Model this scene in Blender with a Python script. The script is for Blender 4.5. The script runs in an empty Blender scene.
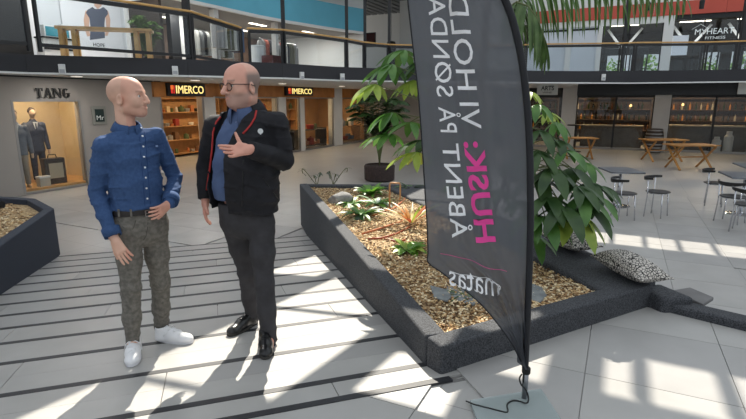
import bpy, bmesh, math, random
import numpy as np
from mathutils import Vector, Matrix

# ------------------------------------------------------------------ camera
SC = bpy.context.scene
COL = SC.collection
CAM_H, TILT, FPX = 1.55, math.radians(12.3528), 500.0
cam_data = bpy.data.cameras.new('camera')
cam_data.sensor_width = 36.0
cam_data.lens = FPX / 746.0 * 36.0
cam_data.clip_start, cam_data.clip_end = 0.05, 300
cam = bpy.data.objects.new('camera', cam_data)
cam.location = (0, 0, CAM_H)
cam.rotation_euler = (math.pi / 2 - TILT, 0, 0)
COL.objects.link(cam)
SC.camera = cam

# ------------------------------------------------------------------ sky, sun, exposure
SUN_AZ, SUN_EL = math.radians(-4.0), math.radians(43.5)
SUN_DIR = Vector((math.sin(SUN_AZ) * math.cos(SUN_EL), math.cos(SUN_AZ) * math.cos(SUN_EL), math.sin(SUN_EL)))
world = bpy.data.worlds.new('sky')
SC.world = world
world.use_nodes = True
bg = world.node_tree.nodes['Background']
bg.inputs[0].default_value = (0.86, 0.93, 1.0, 1)
bg.inputs[1].default_value = 1.0
sun_data = bpy.data.lights.new('sun', 'SUN')
sun_data.energy = 15.0
sun_data.angle = math.radians(0.35)
sun_data.color = (1.0, 0.93, 0.82)
sun = bpy.data.objects.new('sun', sun_data)
sun.rotation_euler = (-SUN_DIR).to_track_quat('-Z', 'Y').to_euler()
COL.objects.link(sun)
SC.view_settings.view_transform = 'Standard'
SC.view_settings.look = 'None'
SC.view_settings.gamma = 1.0
SC.view_settings.use_curve_mapping = False
SC.view_settings.exposure = -0.58

# ------------------------------------------------------------------ frames of reference
ZL = -0.535          # lower mall floor
ZC = 2.07            # soffit of the gallery
ZU = 2.385            # gallery floor
ZR = 7.0             # atrium roof
G1 = Vector((math.sin(math.radians(26)), math.cos(math.radians(26)), 0))     # building grid, away
G2 = Vector((G1.y, -G1.x, 0))                                              # building grid, to the right
S1 = Vector((math.sin(math.radians(72)), math.cos(math.radians(72)), 0))     # ramp, across
N1 = Vector((-S1.y, S1.x, 0))                                              # ramp, downhill
RN0, RSL, RN1 = 2.318, 0.1027, 7.53

def gp(a, b, z=0.0): return G1 * a + G2 * b + Vector((0, 0, z))
def sn(s, n, z=0.0): return S1 * s + N1 * n + Vector((0, 0, z))
def ramp_z(p):
    n = Vector((p[0], p[1], 0)).dot(N1)
    return -max(0.0, min(n, RN1) - RN0) * RSL
def pt(px, py, Y):
    """surveyed point: a sight line of the photograph and its distance Y"""
    a, b = (px - 373.0) / FPX, (py - 209.5) / FPX
    c, s = math.cos(TILT), math.sin(TILT)
    r = Vector((a, c - b * s, -s - b * c))
    return Vector((0, 0, CAM_H)) + r * (Y / r.y)
def ptz(px, py, z):
    a, b = (px - 373.0) / FPX, (py - 209.5) / FPX
    c, s = math.cos(TILT), math.sin(TILT)
    r = Vector((a, c - b * s, -s - b * c))
    return Vector((0, 0, CAM_H)) + r * ((z - CAM_H) / r.z)
MG = Matrix(((G1.x, G2.x, 0, 0), (G1.y, G2.y, 0, 0), (0, 0, 1, 0), (0, 0, 0, 1)))
MS = Matrix(((S1.x, N1.x, 0, 0), (S1.y, N1.y, 0, 0), (0, 0, 1, 0), (0, 0, 0, 1)))
MR = Matrix(((S1.x, N1.x, 0, 0), (S1.y, N1.y, 0, 0), (0, -RSL, 1, RN0 * RSL), (0, 0, 0, 1)))   # lies in the ramp

# ------------------------------------------------------------------ materials
def lin(c):
    c = [x / 255.0 for x in c[:3]]
    return tuple((x / 12.92 if x <= 0.04045 else ((x + 0.055) / 1.055) ** 2.4) for x in c) + (1.0,)

MATS = {}
def mat(name, col, rough=0.55, metal=0.0, var=0.0, vscale=6.0, col2=None, bump=0.0, bscale=60.0, emit=0.0,
        alpha=1.0, spec=0.5, attr=None, transl=0.0, bdist=0.01, detail=4.0):
    if name in MATS: return MATS[name]
    m = bpy.data.materials.new(name); m.use_nodes = True
    nt = m.node_tree; N = nt.nodes; L = nt.links
    p = N['Principled BSDF']
    c = lin(col)
    p.inputs['Base Color'].default_value = c
    p.inputs['Roughness'].default_value = rough
    p.inputs['Metallic'].default_value = metal
    p.inputs['Specular IOR Level'].default_value = spec
    tc = N.new('ShaderNodeTexCoord')
    if attr:
        at = N.new('ShaderNodeAttribute'); at.attribute_name = attr
        L.new(at.outputs['Color'], p.inputs['Base Color'])
    elif var > 0 or col2:
        nz = N.new('ShaderNodeTexNoise'); nz.inputs['Scale'].default_value = vscale; nz.inputs['Detail'].default_value = detail
        L.new(tc.outputs['Object'], nz.inputs['Vector'])
        cr = N.new('ShaderNodeValToRGB')
        c2 = lin(col2) if col2 else tuple(min(1, x * (1 + var)) for x in c[:3]) + (1,)
        c1 = c if col2 else tuple(x * (1 - var) for x in c[:3]) + (1,)
        cr.color_ramp.elements[0].position = 0.35; cr.color_ramp.elements[1].position = 0.65
        cr.color_ramp.elements[0].color = c1; cr.color_ramp.elements[1].color = c2
        L.new(nz.outputs['Fac'], cr.inputs['Fac']); L.new(cr.outputs['Color'], p.inputs['Base Color'])
    if bump > 0:
        bn = N.new('ShaderNodeTexNoise'); bn.inputs['Scale'].default_value = bscale; bn.inputs['Detail'].default_value = 3
        L.new(tc.outputs['Object'], bn.inputs['Vector'])
        bp = N.new('ShaderNodeBump'); bp.inputs['Strength'].default_value = bump; bp.inputs['Distance'].default_value = bdist
        L.new(bn.outputs['Fac'], bp.inputs['Height']); L.new(bp.outputs['Normal'], p.inputs['Normal'])
    if emit > 0:
        p.inputs['Emission Color'].default_value = c; p.inputs['Emission Strength'].default_value = emit
    out = N['Material Output']
    if alpha < 1.0:
        tr = N.new('ShaderNodeBsdfTransparent'); mx = N.new('ShaderNodeMixShader'); mx.inputs['Fac'].default_value = alpha
        L.new(tr.outputs[0], mx.inputs[1]); L.new(p.outputs[0], mx.inputs[2]); L.new(mx.outputs[0], out.inputs['Surface'])
    if transl > 0:
        tl = N.new('ShaderNodeBsdfTranslucent'); tl.inputs['Color'].default_value = tuple(min(1, x * 1.5) for x in c[:3]) + (1,)
        mx2 = N.new('ShaderNodeMixShader'); mx2.inputs['Fac'].default_value = transl
        src = out.inputs['Surface'].links[0].from_socket
        L.new(src, mx2.inputs[1]); L.new(tl.outputs[0], mx2.inputs[2]); L.new(mx2.outputs[0], out.inputs['Surface'])
    MATS[name] = m
    return m

def glass(name, tint=(200, 215, 220), fac=0.12, rough=0.02):
    """thin architectural pane: mostly see-through, a little mirror"""
    if name in MATS: return MATS[name]
    m = bpy.data.materials.new(name); m.use_nodes = True
    nt = m.node_tree; N = nt.nodes; L = nt.links
    N.remove(N['Principled BSDF'])
    tr = N.new('ShaderNodeBsdfTransparent'); tr.inputs[0].default_value = lin(tint)
    gl = N.new('ShaderNodeBsdfGlossy'); gl.inputs['Roughness'].default_value = rough
    fr = N.new('ShaderNodeLayerWeight'); fr.inputs['Blend'].default_value = 0.5
    pw = N.new('ShaderNodeMath'); pw.operation = 'POWER'; pw.inputs[1].default_value = 4.0
    ad = N.new('ShaderNodeMath'); ad.operation = 'MULTIPLY_ADD'; ad.inputs[1].default_value = 0.7; ad.inputs[2].default_value = fac
    ad.use_clamp = True
    mx = N.new('ShaderNodeMixShader')
    L.new(fr.outputs['Facing'], pw.inputs[0]); L.new(pw.outputs[0], ad.inputs[0]); L.new(ad.outputs[0], mx.inputs['Fac'])
    L.new(tr.outputs[0], mx.inputs[1]); L.new(gl.outputs[0], mx.inputs[2]); L.new(mx.outputs[0], N['Material Output'].inputs['Surface'])
    MATS[name] = m
    return m

# ------------------------------------------------------------------ object helpers
def tag(o, label=None, cat=None, group=None, kind=None):
    if label: o['label'] = label
    if cat: o['category'] = cat
    if group: o['group'] = group
    if kind: o['kind'] = kind
    return o

def thing(name, label, cat, loc=(0, 0, 0), rz=0.0, group=None, kind=None):
    o = bpy.data.objects.new(name, None); COL.objects.link(o)
    o.empty_display_size = 0.1
    o.location = loc; o.rotation_euler = (0, 0, rz)
    return tag(o, label, cat, group, kind)

def link(name, me, parent=None, smooth=False):
    o = bpy.data.objects.new(name, me); COL.objects.link(o)
    if parent is not None: o.parent = parent
    if smooth:
        me.polygons.foreach_set('use_smooth', [True] * len(me.polygons))
    return o

def copy_tree(root, loc=None, rz=None, parent=None):
    c = root.copy(); COL.objects.link(c); c.parent = parent
    if loc is not None: c.location = loc
    if rz is not None: c.rotation_euler = (0, 0, rz)
    for ch in root.children: copy_tree(ch, parent=c)
    return c

class MB:
    """collects simple solids, builds ONE mesh object"""
    def __init__(s, M=None): s.v = []; s.f = []; s.M = M
    def add(s, vs, fs):
        o = len(s.v); s.v += [Vector(v) for v in vs]; s.f += [tuple(o + i for i in f) for f in fs]; return s
    def box(s, c, d, R=None):
        x, y, z = d[0] / 2, d[1] / 2, d[2] / 2
        vs = [Vector(p) for p in ((-x, -y, -z), (x, -y, -z), (x, y, -z), (-x, y, -z), (-x, -y, z), (x, -y, z), (x, y, z), (-x, y, z))]
        if R is not None: vs = [R @ v for v in vs]
        return s.add([v + Vector(c) for v in vs], [(3, 2, 1, 0), (4, 5, 6, 7), (0, 1, 5, 4), (1, 2, 6, 5), (2, 3, 7, 6), (3, 0, 4, 7)])
    def mm(s, x0, x1, y0, y1, z0, z1):
        return s.box(((x0 + x1) / 2, (y0 + y1) / 2, (z0 + z1) / 2), (x1 - x0, y1 - y0, z1 - z0))
    def bar(s, p, q, w, h, up=(0, 0, 1)):
        p, q = Vector(p), Vector(q); d = q - p; L = d.length; d.normalize()
        up = Vector(up)
        if abs(d.dot(up)) > 0.98: up = Vector((1, 0, 0)) if abs(d.x) < .9 else Vector((0, 1, 0))
        x = d.cross(up).normalized(); z = x.cross(d)
        R = Matrix((x, d, z)).transposed()
        return s.box((p + q) / 2, (w, L, h), R)
    def prism(s, poly, z0, z1):
        n = len(poly)
        vs = [Vector((p[0], p[1], z0)) for p in poly] + [Vector((p[0], p[1], z1)) for p in poly]
        area = sum(poly[i][0] * poly[(i + 1) % n][1] - poly[(i + 1) % n][0] * poly[i][1] for i in range(n))
        fs = [tuple(range(n, 2 * n)), tuple(reversed(range(n)))] + [(i, (i + 1) % n, n + (i + 1) % n, n + i) for i in range(n)]
        if area < 0: fs = [tuple(reversed(f)) for f in fs]
        return s.add(vs, fs)
    def tube(s, path, r, seg=8, caps=True):
        path = [Vector(p) for p in path]; n = len(path)
        rs = r if isinstance(r, (list, tuple)) else [r] * n
        vs = []; prev = None
        for i in range(n):
            t = (path[min(i + 1, n - 1)] - path[max(i - 1, 0)]).normalized()
            if prev is None:
                a = Vector((0, 0, 1)) if abs(t.z) < .9 else Vector((1, 0, 0)); x = t.cross(a).normalized()
            else:
                x = (prev - t * prev.dot(t)).normalized()
            y = t.cross(x); prev = x
            for k in range(seg):
                an = 2 * math.pi * k / seg
                vs.append(path[i] + (x * math.cos(an) + y * math.sin(an)) * rs[i])
        fs = []
        for i in range(n - 1):
            for k in range(seg):
                k2 = (k + 1) % seg
                fs.append((i * seg + k, i * seg + k2, (i + 1) * seg + k2, (i + 1) * seg + k))
        if caps: fs += [tuple(reversed(range(seg))), tuple((n - 1) * seg + k for k in range(seg))]
        return s.add(vs, fs)
    def lathe(s, prof, seg=20, c=(0, 0, 0)):
        vs = []; c = Vector(c)
        for r, z in prof:
            for k in range(seg):
                an = 2 * math.pi * k / seg
                vs.append(c + Vector((r * math.cos(an), r * math.sin(an), z)))
        n = len(prof); fs = []
        for i in range(n - 1):
            for k in range(seg):
                k2 = (k + 1) % seg
                fs.append((i * seg + k, i * seg + k2, (i + 1) * seg + k2, (i + 1) * seg + k))
        fs += [tuple(reversed(range(seg))), tuple((n - 1) * seg + k for k in range(seg))]
        return s.add(vs, fs)
    def grid(s, P):
        """P: rows of points -> open sheet"""
        h, w = len(P), len(P[0]); vs = [p for row in P for p in row]
        return s.add(vs, [(i * w + j, i * w + j + 1, (i + 1) * w + j + 1, (i + 1) * w + j) for i in range(h - 1) for j in range(w - 1)])
    def mesh(s, name, mats, smooth=False, recalc=True):
        vs = s.v; fs = s.f
        if s.M is not None: vs = [s.M @ v for v in vs]
        me = bpy.data.meshes.new(name)
        me.from_pydata([tuple(v) for v in vs], [], fs)
        if recalc:
            bm = bmesh.new(); bm.from_mesh(me); bmesh.ops.recalc_face_normals(bm, faces=bm.faces); bm.to_mesh(me); bm.free()
        for m in (mats if isinstance(mats, (list, tuple)) else [mats]): me.materials.append(m)
        if smooth: me.polygons.foreach_set('use_smooth', [True] * len(me.polygons))
        me.update()
        return me
    def build(s, name, mats, parent=None, smooth=False, bevel=0.0, recalc=True, seg=2, sub=0, thick=0.0, auto=None):
        o = link(name, s.mesh(name, mats, smooth, recalc), parent)
        if thick:
            md = o.modifiers.new('thickness', 'SOLIDIFY'); md.thickness = thick; md.offset = 0
        if bevel:
            md = o.modifiers.new('bevel', 'BEVEL'); md.width = bevel; md.segments = seg; md.limit_method = 'ANGLE'; md.angle_limit = math.radians(40)
        if sub:
            md = o.modifiers.new('sub', 'SUBSURF'); md.levels = sub; md.render_levels = sub
        return o

def struct(o, label=None):
    o['kind'] = 'structure'
    if label: o['label'] = label
    return o

def text_mesh(name, s, size, mats, extrude=0.002, font_shear=0.0, space=1.0, bold=0.0, align='LEFT'):
    """letters as a mesh in their own x/y plane"""
    cu = bpy.data.curves.new(name, 'FONT'); cu.body = s; cu.size = size; cu.extrude = extrude
    cu.space_character = space; cu.offset = bold; cu.shear = font_shear; cu.align_x = align; cu.resolution_u = 3
    o = bpy.data.objects.new(name, cu); COL.objects.link(o)
    bpy.context.view_layer.update()
    dg = bpy.context.evaluated_depsgraph_get()
    me = bpy.data.meshes.new_from_object(o.evaluated_get(dg))
    bpy.data.objects.remove(o); bpy.data.curves.remove(cu)
    me.materials.clear()
    me.materials.append(mats)
    me.name = name
    return me

def place_text(name, s, size, m, org, xd, yd, parent=None, fit=None, fith=None, **kw):
    me = text_mesh(name, s, size, m, **kw)
    co = np.empty(len(me.vertices) * 3, np.float32); me.vertices.foreach_get('co', co); co = co.reshape(-1, 3)
    if fit:
        k = fit / max(1e-6, co[:, 0].max() - co[:, 0].min()); co[:, 0] = (co[:, 0] - co[:, 0].min()) * k
    if fith:
        k = fith / max(1e-6, co[:, 1].max() - co[:, 1].min()); co[:, 1] = (co[:, 1] - co[:, 1].min()) * k
    xd, yd = Vector(xd).normalized(), Vector(yd).normalized(); zd = xd.cross(yd)
    W = np.array(org, np.float32) + co[:, :1] * np.array(xd) + co[:, 1:2] * np.array(yd) + co[:, 2:3] * np.array(zd)
    me.vertices.foreach_set('co', W.astype(np.float32).ravel()); me.update()
    return link(name, me, parent)

rnd = random.Random(7)

# ================================================================== THE SETTING
M_tile = mat('floor_tile', (168, 166, 163), rough=0.36, var=0.07, vscale=2.2, bump=0.05, bscale=14, spec=0.45)
M_tile2 = mat('floor_tile_worn', (161, 159, 157), rough=0.4, var=0.08, vscale=1.7, bump=0.05, bscale=12, spec=0.45)
M_joint = mat('floor_joint', (120, 118, 116), rough=0.8)
M_strip = mat('rubber_strip', (38, 39, 44), rough=0.5, bump=0.15, bscale=200)
M_gran = mat('granulate_coating', (34, 36, 41), rough=0.8, col2=(84, 86, 91), vscale=110, bump=0.9, bscale=260, bdist=0.006, detail=2)
M_gran_l = mat('granulate_coating_navy', (30, 36, 48), rough=0.75, col2=(48, 55, 70), vscale=150, bump=0.5, bscale=260, bdist=0.005, detail=2)
M_dark = mat('dark_steel', (24, 25, 28), rough=0.45)
M_black = mat('black_paint', (13, 13, 14), rough=0.5)
M_fascia = mat('gallery_fascia_paint', (40, 40, 45), rough=0.55, var=0.06, vscale=2)
M_white = mat('white_paint', (226, 226, 224), rough=0.5)
M_grey = mat('wall_grey_paint', (150, 145, 140), rough=0.65, var=0.03, vscale=1.5)
M_greyl = mat('pier_grey_paint', (206, 204, 200), rough=0.6, var=0.03, vscale=2)
M_soffit = mat('soffit_white', (205, 203, 200), rough=0.6, var=0.03, vscale=1)
M_wood = mat('pale_wood', (205, 168, 112), rough=0.5, col2=(182, 142, 88), vscale=5)
M_orange = mat('orange_wood_band', (186, 122, 62), rough=0.5, col2=(165, 104, 48), vscale=3)
M_glass = glass('shop_glass', (244, 246, 246), 0.03)
M_glassr = glass('railing_glass', (240, 244, 246), 0.03)

# ---- lower floor: slab with a tile pattern that takes over beyond the built tiles
def tile_slab_material():
    m = bpy.data.materials.new('floor_tile_far'); m.use_nodes = True
    nt = m.node_tree; N = nt.nodes; L = nt.links; p = N['Principled BSDF']
    tc = N.new('ShaderNodeTexCoord'); mp = N.new('ShaderNodeMapping'); mp.inputs['Rotation'].default_value = (0, 0, math.radians(26))
    br = N.new('ShaderNodeTexBrick'); br.offset = 0.0
    br.inputs['Color1'].default_value = lin((168, 166, 163)); br.inputs['Color2'].default_value = lin((161, 159, 157))
    br.inputs['Mortar'].default_value = lin((135, 133, 131)); br.inputs['Scale'].default_value = 1.0
    br.inputs['Mortar Size'].default_value = 0.004; br.inputs['Brick Width'].default_value = 0.76; br.inputs['Row Height'].default_value = 0.76
    L.new(tc.outputs['Object'], mp.inputs['Vector']); L.new(mp.outputs['Vector'], br.inputs['Vector'])
    L.new(br.outputs['Color'], p.inputs['Base Color']); p.inputs['Roughness'].default_value = 0.36
    return m
M_far = tile_slab_material()
fl = MB(MG); fl.mm(-30, 40, -32, 30, ZL - 0.3, ZL - 0.012)
floor_low = struct(fl.build('floor', M_far), 'pale grey tiled floor of the lower mall')
T = 0.76
TJ = 0.0022
tile_me = MB().mm(-T / 2 + TJ, T / 2 - TJ, -T / 2 + TJ, T / 2 - TJ, -0.0125, 0).mesh('tile', M_tile)
tile_me2 = tile_me.copy(); tile_me2.materials[0] = M_tile2
RZG = math.atan2(G1.y, G1.x)
A0, B0 = 2.146 % T, (-0.048) % T          # joints surveyed on the upper floor
def lower_tiles():
    n = 0
    for i in range(6, 17):
        for j in range(-15, 9):
            a, b = A0 + (i + .5) * T, B0 + (j + .5) * T
            p = gp(a, b)
            s, nn = p.dot(S1), p.dot(N1)
            if nn < RN1 + 0.1 and s < 3.4: continue
            if nn < 2.2: continue
            if s < -2.0 and nn < 9.2: continue
            if 1.3 < s < 3.4 and nn < 8.3: continue
            if p.y > 11.0 or abs(p.x) > 0.80 * p.y + 0.3: continue
            o = link('tile', tile_me if rnd.random() < .6 else tile_me2, floor_low)
            o.location = (p.x, p.y, ZL); o.rotation_euler = (0, 0, RZG); n += 1
    return n
lower_tiles()

# ---- upper floor
def clip(poly, nx, ny, d):
    """keep the side nx*x+ny*y <= d"""
    out = []
    for i in range(len(poly)):
        p, q = poly[i], poly[(i + 1) % len(poly)]
        dp, dq = nx * p[0] + ny * p[1] - d, nx * q[0] + ny * q[1] - d
        if dp <= 0: out.append(p)
        if (dp < 0 < dq) or (dq < 0 < dp):
            t = dp / (dp - dq); out.append((p[0] + (q[0] - p[0]) * t, p[1] + (q[1] - p[1]) * t))
    return out
KERB0, KERB1 = Vector((2.10, 3.585, 0)), Vector((4.75, 1.16, 0))
kd = (KERB1 - KERB0).normalized(); kn = Vector((-kd.y, kd.x, 0))
if kn.y < 0: kn = -kn
upper_poly = [tuple(sn(-7, RN0)[:2]), tuple(sn(1.25, RN0)[:2]), (2.0, 3.5), tuple(KERB0[:2]), tuple(KERB1[:2]), (4.75, -7), (-7, -7)]
floor_up = struct(MB().prism(upper_poly, ZL - 0.25, -0.0125).build('floor', M_far), 'pale grey tiled upper floor in front of the ramp')
for i in range(-1, 8):
    for j in range(-7, 5):
        a0, b0 = A0 + (i - 2) * T, B0 + j * T
        sq = [gp(a0 + u, b0 + v)[:2] for u, v in ((TJ, TJ), (T - TJ, TJ), (T - TJ, T - TJ), (TJ, T - TJ))]
        c = gp(a0 + T / 2, b0 + T / 2)
        poly = [tuple(q) for q in sq]
        if c.dot(S1) < 1.3: poly = clip(poly, N1.x, N1.y, RN0 - 0.024)
        else: poly = clip(poly, -S1.x, -S1.y, -1.3)
        poly = clip(poly, kn.x, kn.y, kn.dot(KERB0))
        if len(poly) < 3: continue
        if c.y < 0.9 or abs(c.x) > 0.85 * c.y + 0.9: continue
        ar = abs(sum(poly[k][0] * poly[(k + 1) % len(poly)][1] - poly[(k + 1) % len(poly)][0] * poly[k][1] for k in range(len(poly)))) / 2
        if ar < 0.004: continue
        MB().prism(poly, -0.0125, 0).build('tile', M_tile if rnd.random() < .6 else M_tile2, floor_up)

# ---- ramp with black anti-slip strips
STR = [2.318, 2.54, 3.045, 3.565, 3.99, 4.37, 4.76, 5.15, 5.555, 5.95, 6.345, 6.74, 7.14, 7.53]
SW = 0.052
RS0, RS1 = -2.35, 1.42
rb = MB(MR); rb.mm(RS0, RS1, RN0 - 0.03, RN1 + 0.02, -0.5, -0.0125)
ramp = struct(rb.build('floor', M_joint), 'tiled ramp with black anti-slip strips')
for k, n in enumerate(STR):
    MB(MR).mm(RS0, 1.22 if k < 2 else RS1, n - SW / 2, n + SW / 2, -0.0125, 0.002).build('anti_slip_strip', M_strip, ramp)
for k in range(len(STR) - 1):
    n0, n1 = STR[k] + SW / 2 + 0.0015, STR[k + 1] - SW / 2 - 0.0015
    off = -0.95 + (0.61 * k) % 1.52
    cuts = sorted([x for x in (off + 1.52 * q for q in range(-3, 4)) if RS0 + .05 < x < RS1 - .05])
    es = [RS0] + cuts + [RS1]
    halves = [(n0, n1)] if n1 - n0 < 0.4 else [(n0, (n0 + n1) / 2 - TJ / 2), ((n0 + n1) / 2 + TJ / 2, n1)]
    for (q0, q1) in halves:
        for e0, e1 in zip(es[:-1], es[1:]):
            MB(MR).mm(e0 + TJ, e1 - TJ, q0, q1, -0.0125, 0).build('tile', M_tile if rnd.random() < .55 else M_tile2, ramp)

# ---- main planter (a fixed, black coated trough): walls, wide bench rim, soil
ZP = 0.172
pN, pK, pF, pB = sn(1.185, 2.375), sn(3.16, 2.77), sn(1.395, 8.30), sn(3.34, 7.62)
planter = thing('planter', 'large sunken black granulate planter full of wood chips and plants beside the ramp', 'planter', (0.9, 5.0, ZL))
def off(v): return Vector((v[0], v[1], 0))
def wall_piece(name, pts, z0, z1, m=None, bev=0.018):
    o = MB().prism([(p[0] - 0.9, p[1] - 5.0) for p in pts], z0 - ZL, z1 - ZL).build(name, m or M_gran, planter, bevel=bev, seg=3)
    return o
tL, tF, tB = 0.135, 0.145, 0.16
sdir = (pF - pN).normalized(); sper = Vector((sdir.y, -sdir.x, 0))
fdir = (pK - pN).normalized(); fper = Vector((-fdir.y, fdir.x, 0))
iN = pN + sper * tL + fdir * 0.0 + fper * tF
bench_in0, bench_in1 = sn(2.74, 2.82), sn(2.70, 7.5)
wall_piece('left_wall', [pN + fper * 0.16, pN + sper * tL + fper * 0.15, pF + sper * tL, pF], ZL - 0.02, ZP)
wall_piece('front_wall', [pN + fper * -0.0, pK, pK + fper * tF, pN + fper * (tF + 0.005)], -0.3, ZP)
wall_piece('back_wall', [pF + sper * 0.1, pB, pB - N1 * 0.15, pF - sdir * 0.15 + sper * 0.1], ZL - 0.02, ZP - 0.005)
wall_piece('bench_rim', [pK + fper * 0.12 - fdir * 0.44, pK + fper * 0.10 + S1 * 0.16, pB + S1 * .02, sn(2.70, 7.62)], ZL - 0.02, ZP - 0.004, bev=0.03)
wall_piece('bench_end_block', [sn(3.12, 2.64), sn(3.36, 2.58), sn(3.36, 2.9), sn(3.12, 2.9)], ZL - 0.02, 0.115, bev=0.03)
# bark mulch, uneven top
M_mulch = mat('wood_chip_bed', (212, 186, 144), rough=0.9, col2=(140, 108, 72), vscale=36, bump=1.0, bscale=55, bdist=0.03)
def mulch_bed(name, quad, z, parent, loc, nu=60, nv=110, amp=0.012, m=None):
    P = []
    q00, q10, q11, q01 = quad
    for i in range(nv + 1):
        row = []
        for j in range(nu + 1):
            u, v = j / nu, i / nv
            p = (q00 * (1 - u) + q10 * u) * (1 - v) + (q01 * (1 - u) + q11 * u) * v
            hgt = amp * (math.sin(p.x * 5.1 + 1) * math.sin(p.y * 4.3) + .6 * math.sin(p.x * 11 + p.y * 9)) + rnd.uniform(-.006, .006)
            row.append(Vector((p.x - loc[0], p.y - loc[1], z + hgt - loc[2])))
        P.append(row)
    return MB().grid(P).build(name, m or M_mulch, parent)
mulch_bed('wood_chips', [pN + sper * .1 + fper * .1, sn(2.8, 2.85), sn(2.76, 7.6), pF + sper * .1 - sdir * .1], 0.115, planter, (0.9, 5.0, ZL))
# loose chips on top, real pieces too many to pick apart
def chips(name, n, poly_fn, z, parent, loc, cols, seed, smin=.012, smax=.03):
    r = random.Random(seed); mbs = [MB() for _ in cols]
    for _ in range(n):
        p = poly_fn(r)
        l, w, h = r.uniform(smin, smax), r.uniform(smin * .45, smax * .5), r.uniform(.003, .007)
        R = Matrix.Rotation(r.uniform(0, 6.28), 3, 'Z') @ Matrix.Rotation(r.uniform(-.5, .5), 3, 'X') @ Matrix.Rotation(r.uniform(-.4, .4), 3, 'Y')
        r.choice(mbs).box((p[0] - loc[0], p[1] - loc[1], z + r.uniform(0.002, .018) - loc[2]), (l, w, h), R)
    me0 = MB(); idx = []
    for k, b in enumerate(mbs):
        me0.add(b.v, b.f); idx += [k] * len(b.f)
    o = me0.build(name, cols, parent, recalc=False)
    o.data.polygons.foreach_set('material_index', idx)
    o['kind'] = 'stuff'
    return o
CH = [mat('chip_pale', (236, 218, 182), rough=.9), mat('chip_tan', (214, 184, 138), rough=.9), mat('chip_brown', (170, 134, 92), rough=.9), mat('chip_dark', (98, 72, 48), rough=.9)]
def pl_pt(r):
    v = r.random() ** 1.7; u = r.random()
    a = (pN + sper * .14 + fper * .15) * (1 - v) + (pF + sper * .14 - sdir * .15) * v
    b = sn(2.72, 2.86) * (1 - v) + sn(2.70, 7.5) * v
    return a * (1 - u) + b * u
chips('loose_chips', 15000, pl_pt, 0.118, planter, (0.9, 5.0, ZL), CH, 3)

# ---- left planter
lp = thing('planter', 'navy black coated planter with wood chips at the left edge', 'planter', tuple(sn(-3, 6, ZL)))
lpo = sn(-3, 6, ZL)
LPO = [sn(-2.09, -1.0), sn(-2.06, 7.62), sn(-2.52, 8.5), sn(-3.15, 8.9), sn(-5.5, 9.6), sn(-5.5, -1.0)]
def inset(poly, d):
    n = len(poly); out = []
    ar = sum(poly[i].x * poly[(i + 1) % n].y - poly[(i + 1) % n].x * poly[i].y for i in range(n))
    sg = 1 if ar > 0 else -1
    for i in range(n):
        p0, p1, p2 = poly[i - 1], poly[i], poly[(i + 1) % n]
        e1, e2 = (p1 - p0).normalized(), (p2 - p1).normalized()
        n1, n2 = Vector((-e1.y, e1.x, 0)) * sg, Vector((-e2.y, e2.x, 0)) * sg
        b = (n1 + n2); out.append(p1 + b * (d / max(.3, b.dot(n1))))
    return out
LPI = inset(LPO, 0.12)
ZLP = 0.12
for i, nm in ((0, 'side_wall'), (1, 'corner_wall'), (2, 'back_wall'), (3, 'back_wall')):
    q = [LPO[i], LPO[i + 1], LPI[i + 1], LPI[i]]
    MB().prism([(p.x - lpo.x, p.y - lpo.y) for p in q], 0, ZLP - ZL).build(nm, M_gran_l, lp, bevel=0.012)
MB().prism([(p.x - lpo.x, p.y - lpo.y) for p in LPI], 0, 0.04 - ZL).build('wood_chips', M_mulch, lp)
def lp_pt(r):
    return sn(r.uniform(-4.4, -2.2), r.uniform(4.2, 8.5))
def lp_pt2(r):
    while True:
        p = lp_pt(r); s, n = p.dot(S1), p.dot(N1)
        if n < 7.4 or (s < -2.2 - (n - 7.4) * .55): return p
chips('loose_chips', 5000, lp_pt2, 0.045, lp, lpo, CH, 5, .015, .04)
sp = thing('garden_spotlight', 'small black spotlight lying on the wood chips of the left planter', 'spotlight', tuple(ptz(2, 209, 0.062)))
MB().tube([(-.06, 0, .05), (.02, 0, .065)], [.045, .05], 14).build('housing', M_black, sp, smooth=False)
MB().tube([(-.05, 0, .0), (-.05, 0, .05)], .01, 8).build('stake', M_black, sp)

# ---- kerb at the edge of the upper floor
kz = MB(); kz.prism([tuple((KERB0 + kn * -.0)[:2]), tuple(KERB1[:2]), tuple((KERB1 + kn * .17)[:2]), tuple((KERB0 + kn * .17)[:2])], ZL, 0.062)
struct(kz.build('trim_1', M_gran, bevel=0.02), 'low black granulate kerb along the upper floor')

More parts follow.
